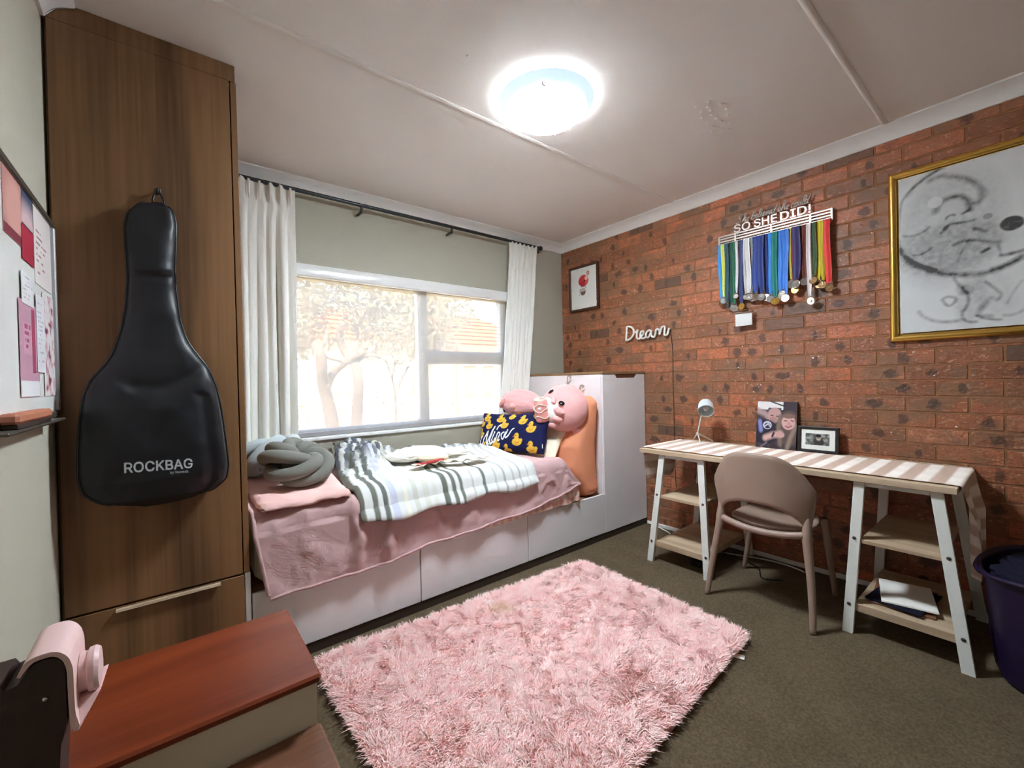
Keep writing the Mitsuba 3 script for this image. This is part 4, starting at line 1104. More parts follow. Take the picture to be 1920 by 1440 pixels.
# medal hanger
t = thing('medal_hanger', 'steel medal hanger with slogan lettering high on the brick wall', 'medal rack')
hx = -.034
ybar = lambda f: -1.588 - .662 * f
for i in range(4):
    z = 2.186 - .018 * i
    sl = -.010
    pA, pB = np.array([hx, -1.586, z + .008]), np.array([hx, -2.252, z + .008 + sl])
    add(t + '__bar', outward(loft(np.array([[p + np.array([a, 0, b]) for a, b in ((-.0015, -.0045), (.0015, -.0045), (.0015, .0045), (-.0015, .0045))] for p in (pA, pB)]))), 'steel')
for y in (-1.590, -1.70, -1.925, -2.14, -2.248):
    add(t + '__bracket', cat(box(hx - .002, hx + .002, y - .006, y + .006, 2.118, 2.190, .001), box(hx, WX, y - .005, y + .005, 2.125, 2.19, .001)), 'steel')


def wall_text(m, y0, y1, z0, x, shear=0.0, rise=0.0, hscale=None):
    lo, hi = m.bounds
    sx = (y0 - y1) / (hi[0] - lo[0])
    v = m.vertices.copy()
    X = (v[:, 0] - lo[0]) * sx; Z = v[:, 1] * (hscale or 1)
    out = np.stack([x - v[:, 2], y0 - X - shear * Z, z0 + Z + rise * X / (y0 - y1)], -1)
    return trimesh.Trimesh(out, m.faces, process=False)


for part, y0, y1 in (('SO', -1.692, -1.800), ('SHE', -1.822, -1.960), ('DID!', -1.978, -2.146)):
    m = meshkit.text_mesh(part, .050, .003, bold=True)
    add(t + '__lettering', outward(wall_text(m, y0, y1, 2.199 - .004 * (y0 + 1.69) / -.45, hx)), 'steel')
# cursive line written with strokes on a unit grid: x-height 1, ascender 2.1
GL = {'S': ([[(1.5, 1.8), (1.1, 2.1), (.6, 1.8), (.7, 1.2), (1.1, .8), (1.0, .2), (.4, 0), (-.1, .3)]], 1.7), 'h': ([[(0, .1), (.5, 1.2), (.65, 2.0), (.4, 2.1), (.25, 1.2), (.2, 0)], [(.2, 0), (.45, .8), (.75, 1.0), (.8, .5), (.85, .05), (1.1, .2)]], 1.1),
      'e': ([[(0, .2), (.4, .5), (.6, .85), (.35, 1.0), (.1, .6), (.25, .05), (.7, .2)]], .7), 'b': ([[(0, .1), (.45, 1.2), (.6, 2.0), (.38, 2.1), (.2, 1.1), (.2, .1), (.5, 0), (.75, .4), (.6, .85), (1.0, .7)]], 1.0),
      'l': ([[(0, .1), (.4, 1.1), (.55, 2.0), (.35, 2.1), (.2, 1.1), (.25, .1), (.6, .2)]], .6), 'i': ([[(0, .2), (.3, 1.0), (.25, .1), (.55, .2)], [(.4, 1.45), (.42, 1.55)]], .55), 'v': ([[(0, .6), (.2, 1.0), (.25, .1), (.55, .3), (.6, .95), (.85, .8)]], .85),
      'd': ([[(.6, .9), (.25, 1.0), (0, .5), (.2, 0), (.5, .3), (.8, 1.3), (.95, 2.1), (.7, 1.0), (.7, .1), (1.0, .2)]], 1.0), 's': ([[(0, .1), (.4, 1.0), (.5, .5), (.4, 0), (.1, .1), (.7, .2)]], .7), 'c': ([[(.6, .85), (.3, 1.0), (.02, .5), (.2, 0), (.7, .2)]], .7),
      'o': ([[(.4, 1.0), (.05, .6), (.15, .05), (.5, .1), (.6, .7), (.4, 1.0), (.8, .85)]], .8), 'u': ([[(0, .3), (.2, 1.0), (.15, .2), (.45, .1), (.65, 1.0), (.6, .1), (.9, .2)]], .9), ' ': ([], .55)}
pos, strokes = 0.0, []
for ch in 'She believed she could':
    g, adv = GL[ch]
    strokes += [[(x + pos + .32 * y, y) for x, y in s] for s in g]
    pos += adv
xs_ = np.concatenate([[p[0] for p in s] for s in strokes]); a0, a1 = xs_.min(), xs_.max()
for s in strokes:
    p = np.array(s, float)
    q = np.stack([np.full(len(p), hx - .001), -1.705 - (p[:, 0] - a0) / (a1 - a0) * .445, 2.256 + p[:, 1] * .0245], -1)
    add(t + '__script_stroke', tube(spline(q, 7 * len(q), k=2) if len(q) > 2 else q, .0042, 6), 'steel', True)

RC = [((58, 150, 222), 'bright blue'), ((222, 226, 92), 'neon yellow'), ((36, 78, 92), 'teal'), ((32, 78, 62), 'dark green'), ((40, 98, 74), 'green'), ((214, 214, 214), 'narrow white'), ((52, 62, 108), 'navy printed'), ((226, 226, 226), 'thin white'), ((236, 236, 236), 'broad white'), ((166, 170, 170), 'grey white'),
      ((34, 56, 132), 'wide royal navy'), ((28, 46, 112), 'navy blue'), ((24, 38, 100), 'dark navy'), ((58, 134, 216), 'sky blue'), ((22, 120, 108), 'sea green'), ((84, 150, 226), 'light blue'), ((58, 118, 206), 'mid blue'), ((72, 126, 214), 'cornflower blue'), ((222, 206, 96), 'pale yellow'), ((132, 32, 56), 'crimson'),
      ((44, 34, 92), 'bunched purple'), ((112, 52, 40), 'rust brown'), ((232, 220, 220), 'long pinkish white'), ((52, 76, 44), 'olive green'), ((222, 204, 48), 'yellow'), ((190, 164, 40), 'mustard'), ((224, 62, 58), 'red')]
DM = ['bronze', 'screw', 'screw', 'screw', 'steel', 'steel', 'gold', 'steel', 'chrome', 'steel', 'chrome', 'chrome', 'steel', 'chrome', 'gold', 'steel', 'steel', 'chrome', 'chrome', 'gold', 'chrome', 'chrome', 'chrome', 'bronze', 'bronze', 'bronze', 'bronze']
for i, ((y, wd, zb), (rgb, nm)) in enumerate(zip(RIB, RC)):
    mat(f'ribbon_{i}', C(*rgb), .55, spec=.4, sheen=.3, two=True)
    zt = 2.133 - .010 * (y + 1.588) / -.66
    left = 'right end' if i > 22 else 'left end' if i < 5 else 'middle'
    t = thing('medal', f'medal on a {nm} ribbon, {["first", "second", "third", "fourth", "fifth", "sixth", "seventh", "eighth", "ninth", "tenth", "eleventh", "twelfth", "thirteenth", "fourteenth", "fifteenth", "sixteenth", "seventeenth", "eighteenth", "nineteenth", "twentieth", "twenty first", "twenty second", "twenty third", "twenty fourth", "twenty fifth", "twenty sixth", "twenty seventh"][i]} from the left on the steel hanger', 'medal', 'medals hanging on the steel hanger')
    lay = -.040 - .006 * (i % 3) - (.008 if i in (6, 20, 22) else 0)
    nn = 26
    f = np.linspace(0, 1, nn)
    zb2 = zb + .012
    Z = zt + (zb2 - zt) * f
    half = wd / 2 * (1.0 - .35 * np.clip((f - .85) / .15, 0, 1)) * 1.12
    yy = y + .003 * np.sin(f * 5 + i * 1.7)
    xx = lay - .004 * np.sin(f * 4 + i) - .002 * f
    cols = []
    for k in np.linspace(-1, 1, 7):
        cols.append(np.stack([xx - .003 * np.cos(k * 2.6 + i), yy - k * half, Z], -1))
    m = cloth(np.array(cols), .0015)
    m2 = cloth(np.array([[(hx + .004, y - k * half[0], zt - .02), (hx + .006, y - k * half[0], zt + .002), (hx - .002, y - k * half[0], zt + .006), (lay, y - k * half[0], zt)] for k in np.linspace(-1, 1, 3)]), .0015)
    add(t + '__ribbon', cat(m, m2), f'ribbon_{i}', 40)
    R = .023 if i not in (18, 20) else .026
    if nm.startswith(('teal', 'narrow', 'thin')):
        R = .017
    rr = random.Random(i)
    ax = nrm((-1, rr.uniform(-.4, .3), rr.uniform(-.25, .25)))
    oc = np.array([xx[-1] - .002, yy[-1] + rr.uniform(-.006, .006), zb2 - R - .004])
    add(t + '__disc', lathe([(.001, -.0015), (R * .97, -.0015), (R, -.0005), (R, .0018), (R * .93, .0028), (R * .82, .0028), (R * .78, .0016), (R * .4, .0016), (R * .34, .0030), (.001, .0034)], oc, ax, 28), DM[i], 30)
    add(t + '__ring', tube(np.array([oc + [0, .007 * math.cos(a), R + .003 + .007 * math.sin(a)] for a in np.linspace(0, 2 * np.pi, 16, endpoint=False)]), .0012, 6, True), 'steel', True)
# plaque with white card below the medals
t = thing('white_plaque', 'white rectangular plaque hanging below the medals on the brick wall', 'plaque')
add(t + '__card', box(-.058, -.052, -1.808, -1.700, 1.552, 1.634, .002), 'white_gloss')
add(t + '__clip', box(-.060, -.048, -1.816, -1.690, 1.638, 1.648, .002), 'chrome')
add(t + '__clip', box(-.056, -.050, -1.806, -1.680, 1.656, 1.662, .002), 'chrome')
add(t + '__link', rod((-.053, -1.742, 1.636), (-.053, -1.742, 1.70), .002, 8), 'chrome')

# stickers on the ceiling
for i, (x, y) in enumerate([(-1.041, -1.964), (-1.027, -2.019), (-.993, -1.997), (-.954, -1.991), (-.979, -1.956), (-.915, -1.976), (-.93, -1.931), (-.864, -1.976), (-.82, -1.984), (-.768, -2.003), (-.86, -1.93), (-.808, -1.936), (-.756, -1.957), (-.716, -1.975), (-.802, -1.856), (-.714, -1.927), (-.769, -1.908), (-.845, -2.028), (-.903, -2.046), (-.969, -2.046)]):
    single('ceiling_sticker', ellipsoid((x, y, H - .0005), (.0062, .0062, .006), n=2), 'gypsum', 'tiny raised white sticker dot in the cluster on the ceiling right of the lamp', 'sticker', True, 'sticker dots clustered on the ceiling')
for x, y, w_ in ((-2.113, -1.568, 'towards the wardrobe'), (-.724, -1.521, 'towards the brick wall')):
    single('ceiling_stud', ellipsoid((x, y, H - .0005), (.006, .006, .005), n=2), 'gypsum', f'single white stud head on the ceiling beside the lamp, {w_}', 'stud', True)

# ------------------------------------------------------------ shelf papers, cables, purple tub
for i, (c, rot, w_, l_, m_, lb) in enumerate([((-.40, -2.60, .1422), .10, .30, .22, 'wood_brown', 'dark brown folder lying lowest on the bottom shelf of the trestle by the purple tub'), ((-.42, -2.60, .152), -.12, .29, .20, 'navy_cloth', 'dark folder in the middle of the pile on the bottom trestle shelf'), ((-.41, -2.61, .163), .22, .27, .19, 'cotton_white', 'white paper pad on top of the pile on the bottom trestle shelf')]):
    b = box(-w_ / 2, w_ / 2, -l_ / 2, l_ / 2, 0, .0095, .002)
    b.apply_transform(trimesh.transformations.rotation_matrix(rot, (0, 0, 1))); b.apply_translation(c)
    single('folder' if i < 2 else 'paper_pad', b, m_, lb, 'folder' if i < 2 else 'paper pad')
single('extension_cord', tube(spline([(-.025, -.96, .012), (-.06, -1.1, .010), (-.14, -1.28, .008), (-.20, -1.45, .008), (-.12, -1.75, .008), (-.10, -2.1, .008)], 60), .005, 8), 'cable_white', 'white cable running along the floor at the foot of the brick wall', 'cable', True)
single('skirting_trunking', box(-.022, -.008, -2.9, -.945, .0, .028, .003), 'cable_white', 'white trunking strip on the floor along the brick wall under the desk', 'trunking')
t = thing('power_adapter', 'black power adapter with cable on the floor under the left trestle', 'adapter')
add(t + '__body', box(-.50, -.38, -1.66, -1.58, .0, .045, .008), 'black_metal')
add(t + '__cable', tube(spline([(-.40, -1.62, .03), (-.30, -1.60, .05), (-.2, -1.70, .02), (-.25, -1.9, .006), (-.35, -1.95, .006), (-.30, -2.05, .006)], 50), .003, 8), 'cable_black', True)

t = thing('purple_tub', 'dark purple plastic tub on the floor beside the desk at the right edge', 'tub')
tc = np.array([-.47, -3.125]); n = 72
a = np.arange(n) * 2 * np.pi / n
rows = []
for r_, z in [(.20, .004), (.225, .006), (.235, .02), (.25, .15), (.262, .30), (.272, .40), (.285, .425), (.287, .44), (.278, .445), (.268, .43), (.258, .30), (.23, .03), (.05, .025)]:
    w_ = 1 + .025 * np.sin(a * 5 + z * 9) * (z / .45) + .015 * np.sin(a * 9 + 1)
    rows.append(np.stack([tc[0] + r_ * w_ * np.cos(a), tc[1] + r_ * w_ * np.sin(a), z * (1 + .04 * np.sin(a * 2 + 1)) + 0 * a], -1))
add(t + '__body', outward(loft(np.array(rows))), 'purple_plastic', True)
add(t + '__rim', tube(np.array([(tc[0] + .289 * (1 + .025 * math.sin(q_ * 5 + 3.9)) * math.cos(q_), tc[1] + .289 * (1 + .025 * math.sin(q_ * 5 + 3.9)) * math.sin(q_), .436 * (1 + .04 * math.sin(q_ * 2 + 1))) for q_ in np.linspace(0, 2 * np.pi, 72, endpoint=False)]), .008, 8, True), 'purple_plastic', True)
single('dark_cloth', ellipsoid((tc[0], tc[1], .415), (.235, .235, .075), n=5, amp=.22, seed=4, freq=8), 'navy_cloth', 'dark navy cloth heaped in the purple tub', 'cloth', True)

# ------------------------------------------------------------ shaggy rug
RO, RU = np.array([-2.640, -1.035]), nrm((1.655, -.075))
RV = np.array([RU[1], -RU[0]]); RW, RH = 1.62, 1.135
t = thing('shaggy_rug', 'fluffy pale pink shag rug on the carpet in front of the bed', 'rug')
RQ = np.array([(-2.635, -1.035), (-1.015, -1.130), (-1.045, -2.165), (-2.600, -2.270)])      # corners of the rug
bw = np.array([[RQ[0], RQ[3]], [RQ[1], RQ[2]]])
m = trimesh.creation.extrude_polygon(sg.Polygon([bw[0, 0], bw[1, 0], bw[1, 1], bw[0, 1]]).buffer(-.05).buffer(.05), .010)
m.apply_translation((0, 0, .002))
add(t + '__backing', m, 'fur_base')
NB = 120000
q = rng.random((NB, 2)) * [RW, RH]
cn = .05
inside = np.ones(NB, bool)
for cx, cy in ((0, 0), (RW, 0), (0, RH), (RW, RH)):
    dx, dy = np.abs(q[:, 0] - cx), np.abs(q[:, 1] - cy)
    inside &= ~((dx < cn) & (dy < cn) & (np.hypot(cn - dx, cn - dy) > cn))
q = q[inside]; NB = len(q)
qa_, qb_ = q[:, :1] / RW, q[:, 1:] / RH
P0 = np.concatenate([(1 - qb_) * ((1 - qa_) * RQ[0] + qa_ * RQ[1]) + qb_ * ((1 - qa_) * RQ[3] + qa_ * RQ[2]), np.full((NB, 1), .010)], 1)
n3 = lambda f, s: meshkit.fbm(np.concatenate([q * f, np.full((NB, 1), s)], 1), 2, s) - .5
ang = n3(3, 1) * 6 + n3(26, 2) * 8 + rng.normal(0, .8, NB)
lean_ = np.clip(.75 + n3(34, 3) * 1.0 + rng.normal(0, .28, NB), .1, 1.5)
ln = .046 * (1 + n3(30, 4) * .45) * rng.uniform(.75, 1.2, NB)
# strands at the border fall outwards
ed = np.stack([-np.clip(1 - q[:, 0] / .05, 0, 1) + np.clip(1 - (RW - q[:, 0]) / .05, 0, 1), -np.clip(1 - q[:, 1] / .05, 0, 1) + np.clip(1 - (RH - q[:, 1]) / .05, 0, 1)], 1)
d2 = np.stack([np.cos(ang), np.sin(ang)], 1) + ed * 1.6
d2 /= np.linalg.norm(d2, axis=1, keepdims=True)
dirw = np.concatenate([d2[:, :1] * RU + d2[:, 1:] * RV, np.zeros((NB, 1))], 1)
up_ = np.array([0, 0, 1.0])
c1 = P0 + (dirw * (lean_ * .38)[:, None] + up_ * .86) * (ln * .55)[:, None]
c2 = c1 + (dirw * (lean_ * .95)[:, None] + up_ * np.clip(.62 - lean_ * .30, .06, 1)[:, None]) * (ln * .5)[:, None]
side = np.cross(dirw, up_)
w0 = rng.uniform(.0017, .0030, NB)
ring = lambda c, w: [c + side * w[:, None], c + (-side * .5 + dirw * .86) * w[:, None], c + (-side * .5 - dirw * .86) * w[:, None]]
V = np.stack(ring(P0, w0) + ring(c1, w0 * .95) + [c2], 1)     # 7 vertices a strand
fl = np.array([[0, 1, 4], [0, 4, 3], [1, 2, 5], [1, 5, 4], [2, 0, 3], [2, 3, 5], [3, 4, 6], [4, 5, 6], [5, 3, 6]])
F = (fl[None] + (np.arange(NB) * 7)[:, None, None]).reshape(-1, 3)
tone = np.clip(.55 + n3(40, 6) * 1.2 + rng.normal(0, .28, NB), 0, 1)
cb = lin([238, 192, 187]) * (1 - tone[:, None]) + lin([252, 230, 224]) * tone[:, None]
st = np.exp(-(np.hypot(q[:, 0] - .86, q[:, 1] - .16) / .05) ** 2) * .7
cb = cb * (1 - st[:, None]) + lin([206, 170, 128]) * st[:, None]
colf = np.repeat(cb[:, None], 7, 1)
add(t + '__pile', trimesh.Trimesh(V.reshape(-1, 3), F, process=False), 'fur', True, color=colf.reshape(-1, 3))
tag(t + '__pile', 'long pink pile', kind='stuff')
tg = np.array([-1.205, -2.172, .004])
m = box(-.004, .04, -.016, .016, 0, .0015); m.apply_transform(frame_m(tg, (.35, -1, 0), (1, .35, 0), (0, 0, 1)))
add(t + '__care_label', m, 'cotton_white')
tag(t + '__care_label', 'small white care label')

# ------------------------------------------------------------ two-tier wooden cabinet, dark backrest, pink clip
t = thing('tiered_cabinet', 'low two-tier cabinet with red brown wooden tops and sage painted front, bottom left', 'cabinet')
add(t + '__upper_body', box(-W + .012, -2.858, -2.040, -1.712, .0, .582), 'sage_panel')
add(t + '__upper_top', box(-W + .006, -2.850, -2.050, -1.700, .582, .600, .005), 'wood_red', 30)
add(t + '__lower_body', box(-W + .012, -2.862, -2.40, -2.041, .0, .476), 'sage_panel')
add(t + '__lower_top', box(-W + .006, -2.853, -2.42, -2.0405, .476, .494, .005), 'wood_brown', 30)
t = thing('dark_chair', 'dark brown upholstered chair back in the bottom left corner under the pink clip', 'chair')
m = trimesh.creation.extrude_polygon(sg.Polygon([(-3.392, .496), (-3.228, .496), (-3.216, .74), (-3.2095, .77), (-3.2095, .845), (-3.2125, .8555), (-3.219, .8625), (-3.229, .8635), (-3.238, .8615), (-3.245, .853), (-3.253, .841), (-3.264, .838), (-3.268, .846), (-3.285, .846), (-3.392, .842)]), .075)
m.apply_transform(np.array([[1, 0, 0, 0], [0, 0, -1, -2.118], [0, 1, 0, 0], [0, 0, 0, 1]], float))
add(t + '__backrest', m, 'hide_brown')
add(t + '__stud', ellipsoid((-3.229, -2.194, .812), (.003, .0025, .003), n=2), 'chrome', True)
t = thing('pink_clip', 'pale pink plastic over-edge clip with a round knob on the dark chair back', 'clip')
inn = spline([(-3.249, .852), (-3.244, .860), (-3.238, .8665), (-3.229, .8685), (-3.219, .8675), (-3.212, .8605), (-3.208, .848), (-3.207, .827), (-3.206, .78), (-3.205, .762)], 60, k=2)
tg_ = np.gradient(inn, axis=0); tg_ /= np.linalg.norm(tg_, axis=1, keepdims=True)
out2 = inn + np.stack([-tg_[:, 1], tg_[:, 0]], 1) * np.interp(np.linspace(0, 1, 60), [0, .1, .9, 1], [.0035, .006, .006, .004])[:, None]
m = trimesh.creation.extrude_polygon(sg.Polygon(np.vstack([inn, out2[::-1]])).buffer(0), .098)
m.apply_transform(np.array([[1, 0, 0, 0], [0, 0, -1, -2.102], [0, 1, 0, 0], [0, 0, 0, 1]], float))
add(t + '__band', m, 'pink_plastic', 35)
add(t + '__knob', lathe([(.002, 0), (.026, .0), (.026, .008), (.0295, .010), (.0305, .016), (.027, .021), (.012, .023), (.002, .022)], (-3.2005, -2.150, .813), (1, 0, 0), 40), 'pink_plastic', 40)
m = outward(loft(np.array([[(-3.204, y, .757), (-3.198, y, .757), (-3.198 + e_, y, .762 + e_ * 1.3), (-3.201, y, .785)] for y, e_ in ((-2.198, .001), (-2.17, .020), (-2.11, .024))])))
add(t + '__lower_flange', m, 'pink_plastic', 30)

# ------------------------------------------------------------ whiteboard with papers on the left wall
t = thing('whiteboard', 'whiteboard with a dark frame on the left wall beside the wardrobe', 'whiteboard')
bx = -W
add(t + '__surface', box(bx + .002, bx + .012, -1.95, -.972, 1.15, 1.765), 'board_white')
add(t + '__frame_bar', box(bx + .001, bx + .020, -1.96, -.955, 1.762, 1.782, .003), 'board_frame')
add(t + '__frame_bar', box(bx + .001, bx + .020, -1.96, -.955, 1.133, 1.153, .003), 'board_frame')
add(t + '__frame_bar', box(bx + .001, bx + .022, -.974, -.955, 1.153, 1.762, .003), 'alu')
add(t + '__pen_tray', box(bx + .012, bx + .052, -1.70, -1.10, 1.128, 1.136, .003), 'board_frame')


def lines_fn(bg, fg, n_, seed, x0=.12, x1=.9, y0=.1, y1=.9, thick=.35):
    r = np.random.default_rng(seed)
    L = r.uniform(.35, 1, 60)

    def fn(u, v):
        w, h = u.max(), v.max()
        a, b = u / w, 1 - v / h
        c = fill(u, C(*bg))
        k = (b - y0) / (y1 - y0) * n_
        i = np.clip(np.floor(k), 0, 59).astype(int)
        word = meshkit.noise(np.stack([a * 16, i * 3.0, a * 0 + seed], -1))
        on = ((k - np.floor(k)) < thick) & (b > y0) & (b < y1) & (a > x0) & (a < x0 + (x1 - x0) * L[i]) & (word > .38)
        return over(c, on.astype(float) * .85, C(*fg))
    return fn


def print_a(u, v):
    w, h = u.max(), v.max(); a, b = u / w, v / h
    c = fill(u, C(70, 76, 98)); c = over(c, el(a, b, .5, .1, .9, .5, 0, .8), C(196, 170, 172)); c = over(c, rect(a, b, 0, 0, 1, .14), C(90, 50, 60))
    return c


def print_b(u, v):
    w, h = u.max(), v.max(); a, b = u / w, v / h
    c = fill(u, C(172, 120, 114)); c = over(c, el(a, b, .6, .5, .5, .5, 0, .6), C(196, 146, 136)); c = over(c, rect(a, b, 0, 0, 1, .16), C(120, 52, 62))
    return c


def pattern_fn(u, v):
    n1 = meshkit.fbm(np.stack([u * 40, v * 40, u * 0], -1), 3, 3)
    c = over(fill(u, C(222, 214, 212)), np.clip((n1 - .45) * 4, 0, 1), C(200, 150, 156))
    return over(c, np.clip((n1 - .66) * 9, 0, 1), C(120, 70, 90))


def flyer_fn(u, v):
    w, h = u.max(), v.max(); a, b = u / w, v / h
    c = fill(u, C(186, 142, 158))
    c = over(c, rect(a, b, 0, 0, 1, .17), C(222, 222, 222)); c = over(c, rect(a, b, .62, .26, .80, .95) , C(158, 70, 96))
    k = lines_fn((196, 150, 166), (160, 56, 104), 4, 5, .25, .6, .24, .52, .55)(u, v)
    return np.where(rect(a, b, .2, .45, .6, .78)[..., None] > 0, k, c)


for nm, lb, y0, y1, z0, z1, fn, off in (
        ('photo_print', 'pink toned photo print at the top left of the whiteboard, cut by the picture edge', -1.50, -1.335, 1.60, 1.765, print_b, 0),
        ('photo_print', 'dark blue and pale photo print at the top of the whiteboard above the red card', -1.335, -1.215, 1.655, 1.775, print_a, 0),
        ('red_card', 'plain dark red card under the photo print on the whiteboard', -1.345, -1.222, 1.572, 1.665, lambda u, v: fill(u, C(160, 44, 62)), .0015),
        ('typed_sheet', 'white sheet with short reddish text lines at the top right of the whiteboard', -1.205, -.985, 1.535, 1.765, lines_fn((224, 214, 210), (150, 90, 84), 8, 3, .1, .8, .3, .9), 0),
        ('small_note', 'small white note above the pink flyer on the whiteboard', -1.375, -1.25, 1.452, 1.535, lines_fn((222, 222, 222), (170, 170, 172), 6, 4), .003),
        ('pink_flyer', 'pink flyer with a magenta text block at the lower left of the whiteboard', -1.40, -1.20, 1.205, 1.46, flyer_fn, .0015),
        ('list_sheet', 'narrow white list with faint lines between the pink flyer and the patterned sheet', -1.225, -1.125, 1.275, 1.50, lines_fn((220, 218, 220), (176, 170, 186), 14, 6), .003),
        ('patterned_sheet', 'white edged sheet with pink scribbles at the lower right of the whiteboard', -1.135, -.985, 1.205, 1.52, pattern_fn, .0015)):
    me, cc = panel((bx + .0135 + off, y0, z0), (0, 1, 0), (0, 0, 1), y1 - y0, z1 - z0, 60, 80, fn, .001)
    single(nm, me, 'vcol_paper', lb, 'photo' if 'photo' in nm else 'paper', True, color=cc)
t = thing('eraser', 'peach wooden board eraser on the pen tray of the whiteboard', 'eraser')
add(t + '__block', box(bx + .018, bx + .050, -1.62, -1.275, 1.148, 1.172, .006), 'wood_peach')
add(t + '__felt', box(bx + .020, bx + .048, -1.61, -1.285, 1.136, 1.148, .002), 'hide_brown')

# ------------------------------------------------------------ black instrument bag hanging on the wardrobe door
LZ = [(1.912, -3.112), (1.895, -3.158), (1.852, -3.192), (1.803, -3.203), (1.728, -3.201), (1.616, -3.198), (1.521, -3.205), (1.426, -3.219), (1.341, -3.243), (1.295, -3.266), (1.259, -3.296), (1.196, -3.317), (1.098, -3.328), (1.009, -3.333), (.919, -3.334), (.873, -3.325), (.840, -3.297), (.815, -3.25), (.795, -3.17)]
RZ = [(1.912, -3.098), (1.909, -3.088), (1.881, -3.067), (1.833, -3.060), (1.753, -3.063), (1.653, -3.068), (1.574, -3.065), (1.475, -3.057), (1.396, -3.038), (1.336, -3.003), (1.295, -2.976), (1.232, -2.955), (1.148, -2.940), (1.021, -2.928), (.915, -2.920), (.863, -2.927), (.828, -2.965), (.800, -3.03), (.795, -3.12)]
zs = np.concatenate([np.linspace(.795, .90, 26)[:-1], np.linspace(.90, 1.84, 110)[:-1], np.linspace(1.84, 1.912, 24)])
lz, rz = np.array(LZ)[::-1], np.array(RZ)[::-1]
xl, xr = np.interp(zs, lz[:, 0], lz[:, 1]), np.interp(zs, rz[:, 0], rz[:, 1])
ker = np.exp(-np.linspace(-2, 2, 9) ** 2); ker /= ker.sum()
sm = lambda q: np.convolve(np.pad(q, 4, 'edge'), ker, 'valid')
xl, xr = sm(xl), sm(xr)
dep = np.interp(zs, [.795, .83, .90, 1.15, 1.32, 1.45, 1.62, 1.64, 1.80, 1.89, 1.912], [.05, .10, .125, .125, .105, .085, .070, .078, .072, .055, .03])
k = 84
rows = []
for z, a_, b_, d in zip(zs, xl, xr, dep):
    th = np.linspace(0, 2 * np.pi, k, endpoint=False)
    ca, sa_ = np.cos(th), np.sin(th)
    e = .55
    X = (a_ + b_) / 2 + (b_ - a_) / 2 * np.sign(ca) * np.abs(ca) ** e
    Y = -D - .004 - d / 2 - d / 2 * np.sign(sa_) * np.abs(sa_) ** e
    fr_ = np.clip(sa_, 0, 1)
    cx = (X - (a_ + b_) / 2) / ((b_ - a_) / 2)
    crease = .012 * np.exp(-((z - (1.628 + .012 * cx ** 2)) / .012) ** 2) + .010 * np.exp(-((z - (1.215 + .09 * np.abs(cx + .05) ** 1.3)) / .022) ** 2) * (z < 1.36) + .010 * np.exp(-((cx - .74) / .09) ** 2) * (z < 1.2)
    wrk = .016 * (meshkit.fbm(np.stack([X * 8, X * 0 + z * 5, Y * 0], -1), 3, 4) - .5)
    Y = Y + (crease + wrk) * fr_
    rows.append(np.stack([X, Y, np.full(k, z)], -1))
t = thing('instrument_bag', 'black vinyl guitar shaped bag with silver lettering hanging on the wardrobe door', 'instrument bag')
bag = outward(loft(np.array(rows)))
add(t + '__body', bag, 'vinyl_black', True)
pr = np.array([(b_ + .001, -D - .004 - d * .62, z) for z, b_, d in zip(zs, xr, dep)])[6:-4:3]
add(t + '__piping', tube(spline(pr, 160), .0045, 8), 'vinyl_trim', True)
pl = np.array([(a_ - .001, -D - .004 - d * .62, z) for z, a_, d in zip(zs, xl, dep)])[6:-4:3]
add(t + '__piping', tube(spline(pl, 160), .0045, 8), 'vinyl_trim', True)
add(t + '__hanging_loop', tube(spline([(-3.116, -.975, 1.90), (-3.121, -.966, 1.932), (-3.108, -.964, 1.950), (-3.095, -.966, 1.932), (-3.102, -.975, 1.90)], 30), .004, 8), 'vinyl_trim', True)
ray = trimesh.ray.ray_triangle.RayMeshIntersector(bag)


def on_bag(m, ox, oz, s, lift):
    v = m.vertices.copy()
    X, Z = ox + v[:, 0] * s[0], oz + v[:, 1] * s[1] + v[:, 0] * s[0] * s[2]
    o_ = np.stack([X, np.full(len(X), -1.5), Z], -1)
    loc, ir, _ = ray.intersects_location(o_, np.tile([0, 1.0, 0], (len(X), 1)), multiple_hits=False)
    Y = np.full(len(X), -D - .128); Y[ir] = loc[:, 1]
    return trimesh.Trimesh(np.stack([X, Y - lift - v[:, 2], Z], -1), m.faces, process=False)


def serif(m_text):
    return m_text


# slab lettering: bold capitals with added slabs
tm = meshkit.text_mesh('ROCKBAG', .034, .0012, bold=True)
lo, hi = tm.bounds
tm = tm.subdivide_to_size(.012)
add(t + '__lettering', on_bag(tm, -3.222, .936, (.186 / (hi[0] - lo[0]), .98, -.05), .0008), 'logo_print')
tm = meshkit.text_mesh('by Warwick', .010, .0008)
lo, hi = tm.bounds
add(t + '__lettering', on_bag(tm, -3.098, .914, (.052 / (hi[0] - lo[0]), .9, -.05), .0008), 'logo_print')
t = thing('door_hook', 'small dark metal hook on the wardrobe door holding the black bag', 'hook')
add(t + '__hook', tube(spline([(-3.109, -D - .003, 1.962), (-3.109, -D - .016, 1.948), (-3.109, -D - .026, 1.943), (-3.109, -D - .034, 1.952), (-3.109, -D - .033, 1.962)], 24), .003, 8), 'black_metal', True)
add(t + '__plate', box(-3.117, -3.101, -D - .004, -D - .0005, 1.953, 1.972, .0015), 'black_metal')

